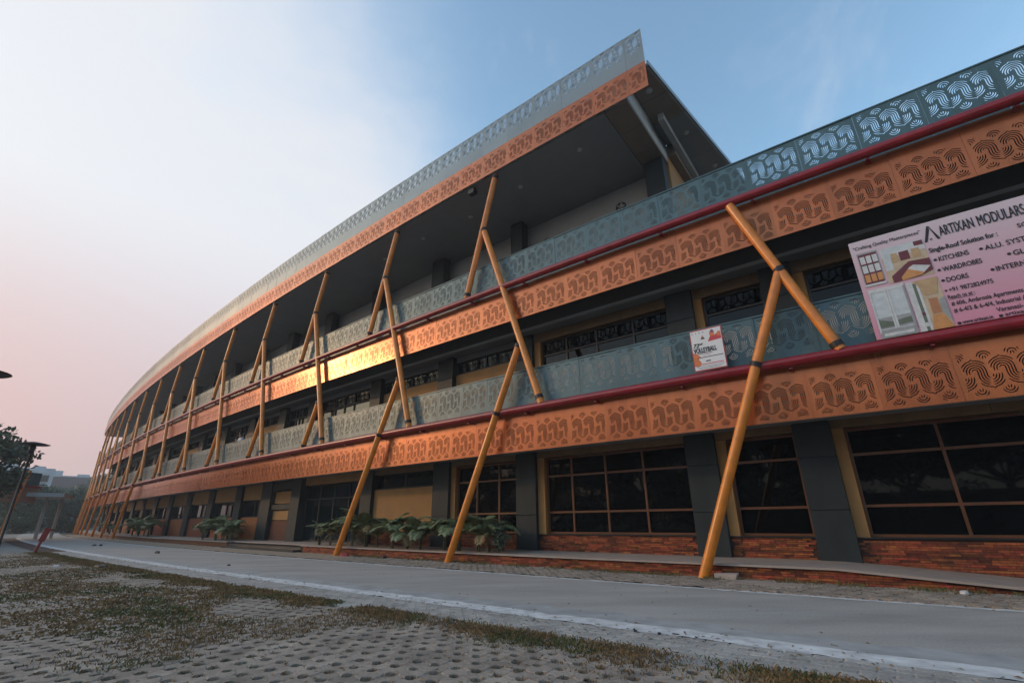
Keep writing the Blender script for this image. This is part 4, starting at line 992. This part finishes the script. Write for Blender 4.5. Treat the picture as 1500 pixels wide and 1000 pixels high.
scrap(P(12.4, .35, .006), .1, .08, .08, 'litter', 'small dark clod beside the brick plinth', 'stone')
b = MB(); c = P(2.62, .26, .05); b.box(c, right(2.6) * .19, nrm(2.6) * .09, (0, 0, .065))
for v in b.v: v += Vector((random.uniform(-.02, .02), random.uniform(-.02, .02), random.uniform(-.02, .02)))
tag(b.build('concrete_block', 'stone', bevel=.015), 'broken pale concrete block beside the nearest strut foot', 'block')
scrap(P(-.6, .4, .0), .07, .05, .05, 'paper', 'pale crumpled wrapper among weeds beside the plinth')
c = P(1.9, .62, -.0); b = MB(); b.box(c, right(1.9) * .55, nrm(1.9) * .28, (0, 0, .02)); tag(b.build('concrete_patch', 'stone', bevel=.008), 'flat pale concrete patch in the verge', 'slab')
for k in range(5):
    q = 1.9 + random.gauss(0, .25); scrap(P(q, 5.12 + random.uniform(-.06, .1), .002), random.uniform(.02, .09), random.uniform(.01, .03), .012, 'litter', 'dark chips where the road edge is broken', 'stone', rot=random.uniform(0, 3), name='road_chip', group='chips at the broken road edge')

# ------------------------------------------------------------------ person on the first floor balcony
def skin_obj(name, m, parent, verts, edges, radii, lvl=2):
    me = bpy.data.meshes.new(name); me.from_pydata(verts, edges, []); me.materials.append(MT[m])
    o = bpy.data.objects.new(name, me); COL.objects.link(o); o.modifiers.new('skin', 'SKIN')
    for i, q in enumerate(radii): me.skin_vertices[0].data[i].radius = (q, q) if not isinstance(q, tuple) else q
    me.skin_vertices[0].data[0].use_root = True
    sdm = o.modifiers.new('sub', 'SUBSURF'); sdm.levels = lvl; sdm.render_levels = lvl
    for p_ in me.polygons: p_.use_smooth = True
    return o
pl = P(26.6, -.48, 3.8); pe = empty('person', pl, 'dark haired person in white shirt leaning on the first floor railing', 'person')
pe.rotation_euler = (0, 0, ang(26.6)); RZ = Matrix.Rotation(ang(26.6), 3, 'Z')
def pk(o): o.parent = pe; o.location = (0, 0, 0); return o
bv = [(0, 0, .92), (0, -.02, 1.12), (0, -.07, 1.34), (0, -.1, 1.46), (0, -.13, 1.56), (0, -.14, 1.66),
      (.18, -.08, 1.38), (.24, -.16, 1.16), (.16, -.34, 1.2), (.1, -.42, 1.2), (-.18, -.08, 1.38), (-.24, -.16, 1.16), (-.14, -.34, 1.2), (-.08, -.42, 1.2),
      (.1, 0, .88), (.11, -.03, .48), (.11, .02, .08), (.12, -.12, .04), (-.1, 0, .88), (-.11, .02, .48), (-.12, .05, .08), (-.12, -.1, .04)]
be = [(0, 1), (1, 2), (2, 3), (3, 4), (4, 5), (2, 6), (6, 7), (7, 8), (8, 9), (2, 10), (10, 11), (11, 12), (12, 13), (0, 14), (14, 15), (15, 16), (16, 17), (0, 18), (18, 19), (19, 20), (20, 21)]
br = [(.15, .1), (.13, .09), (.16, .1), .055, (.075, .085), (.07, .08), .06, .045, .035, .035, .06, .045, .035, .035, .09, .06, .045, .04, .09, .06, .045, .04]
body = pk(skin_obj('body', 'skin', pe, bv, be, br))
pk(skin_obj('shirt', 'shirt', pe, [(0, 0, .9), (0, -.02, 1.12), (0, -.07, 1.34), (0, -.095, 1.43), (.18, -.08, 1.38), (.235, -.14, 1.2), (-.18, -.08, 1.38), (-.235, -.14, 1.2)], [(0, 1), (1, 2), (2, 3), (2, 4), (4, 5), (2, 6), (6, 7)], [(.165, .115), (.145, .105), (.175, .115), .07, .075, .065, .075, .065]))
pk(skin_obj('trousers', 'trousers', pe, [(0, 0, .92), (.1, 0, .88), (.11, -.03, .48), (.11, .02, .1), (-.1, 0, .88), (-.11, .02, .48), (-.12, .05, .1)], [(0, 1), (1, 2), (2, 3), (0, 4), (4, 5), (5, 6)], [(.16, .12), .105, .075, .065, .105, .075, .065]))
b = MB(); b.lathe([(.02, -.07), (.085, -.05), (.1, .0), (.085, .06), (.04, .09), (.01, .1)], (0, 0, 0), 14); me = b.mesh('hair', 'hair')
h_ = bpy.data.objects.new('hair', me); COL.objects.link(h_); h_.parent = pe; h_.location = (0, -.115, 1.68); h_.rotation_euler = (.5, 0, 0)

# ------------------------------------------------------------------ evening haze
hv = bpy.data.materials.new('haze_air'); hv.use_nodes = True; ht_ = hv.node_tree; ht_.nodes.clear()
pv = ht_.nodes.new('ShaderNodeVolumePrincipled'); pv.inputs['Density'].default_value = .0014; pv.inputs['Color'].default_value = (.86, .9, .96, 1); pv.inputs['Anisotropy'].default_value = .2
ho = ht_.nodes.new('ShaderNodeOutputMaterial'); ht_.links.new(pv.outputs[0], ho.inputs['Volume'])
b = MB(); b.aabb(-660, 660, -660, 660, -1.1, 18); hb = b.build('haze', [hv]); tag(hb, 'thin pale evening haze over the whole place', 'haze', kind='stuff')
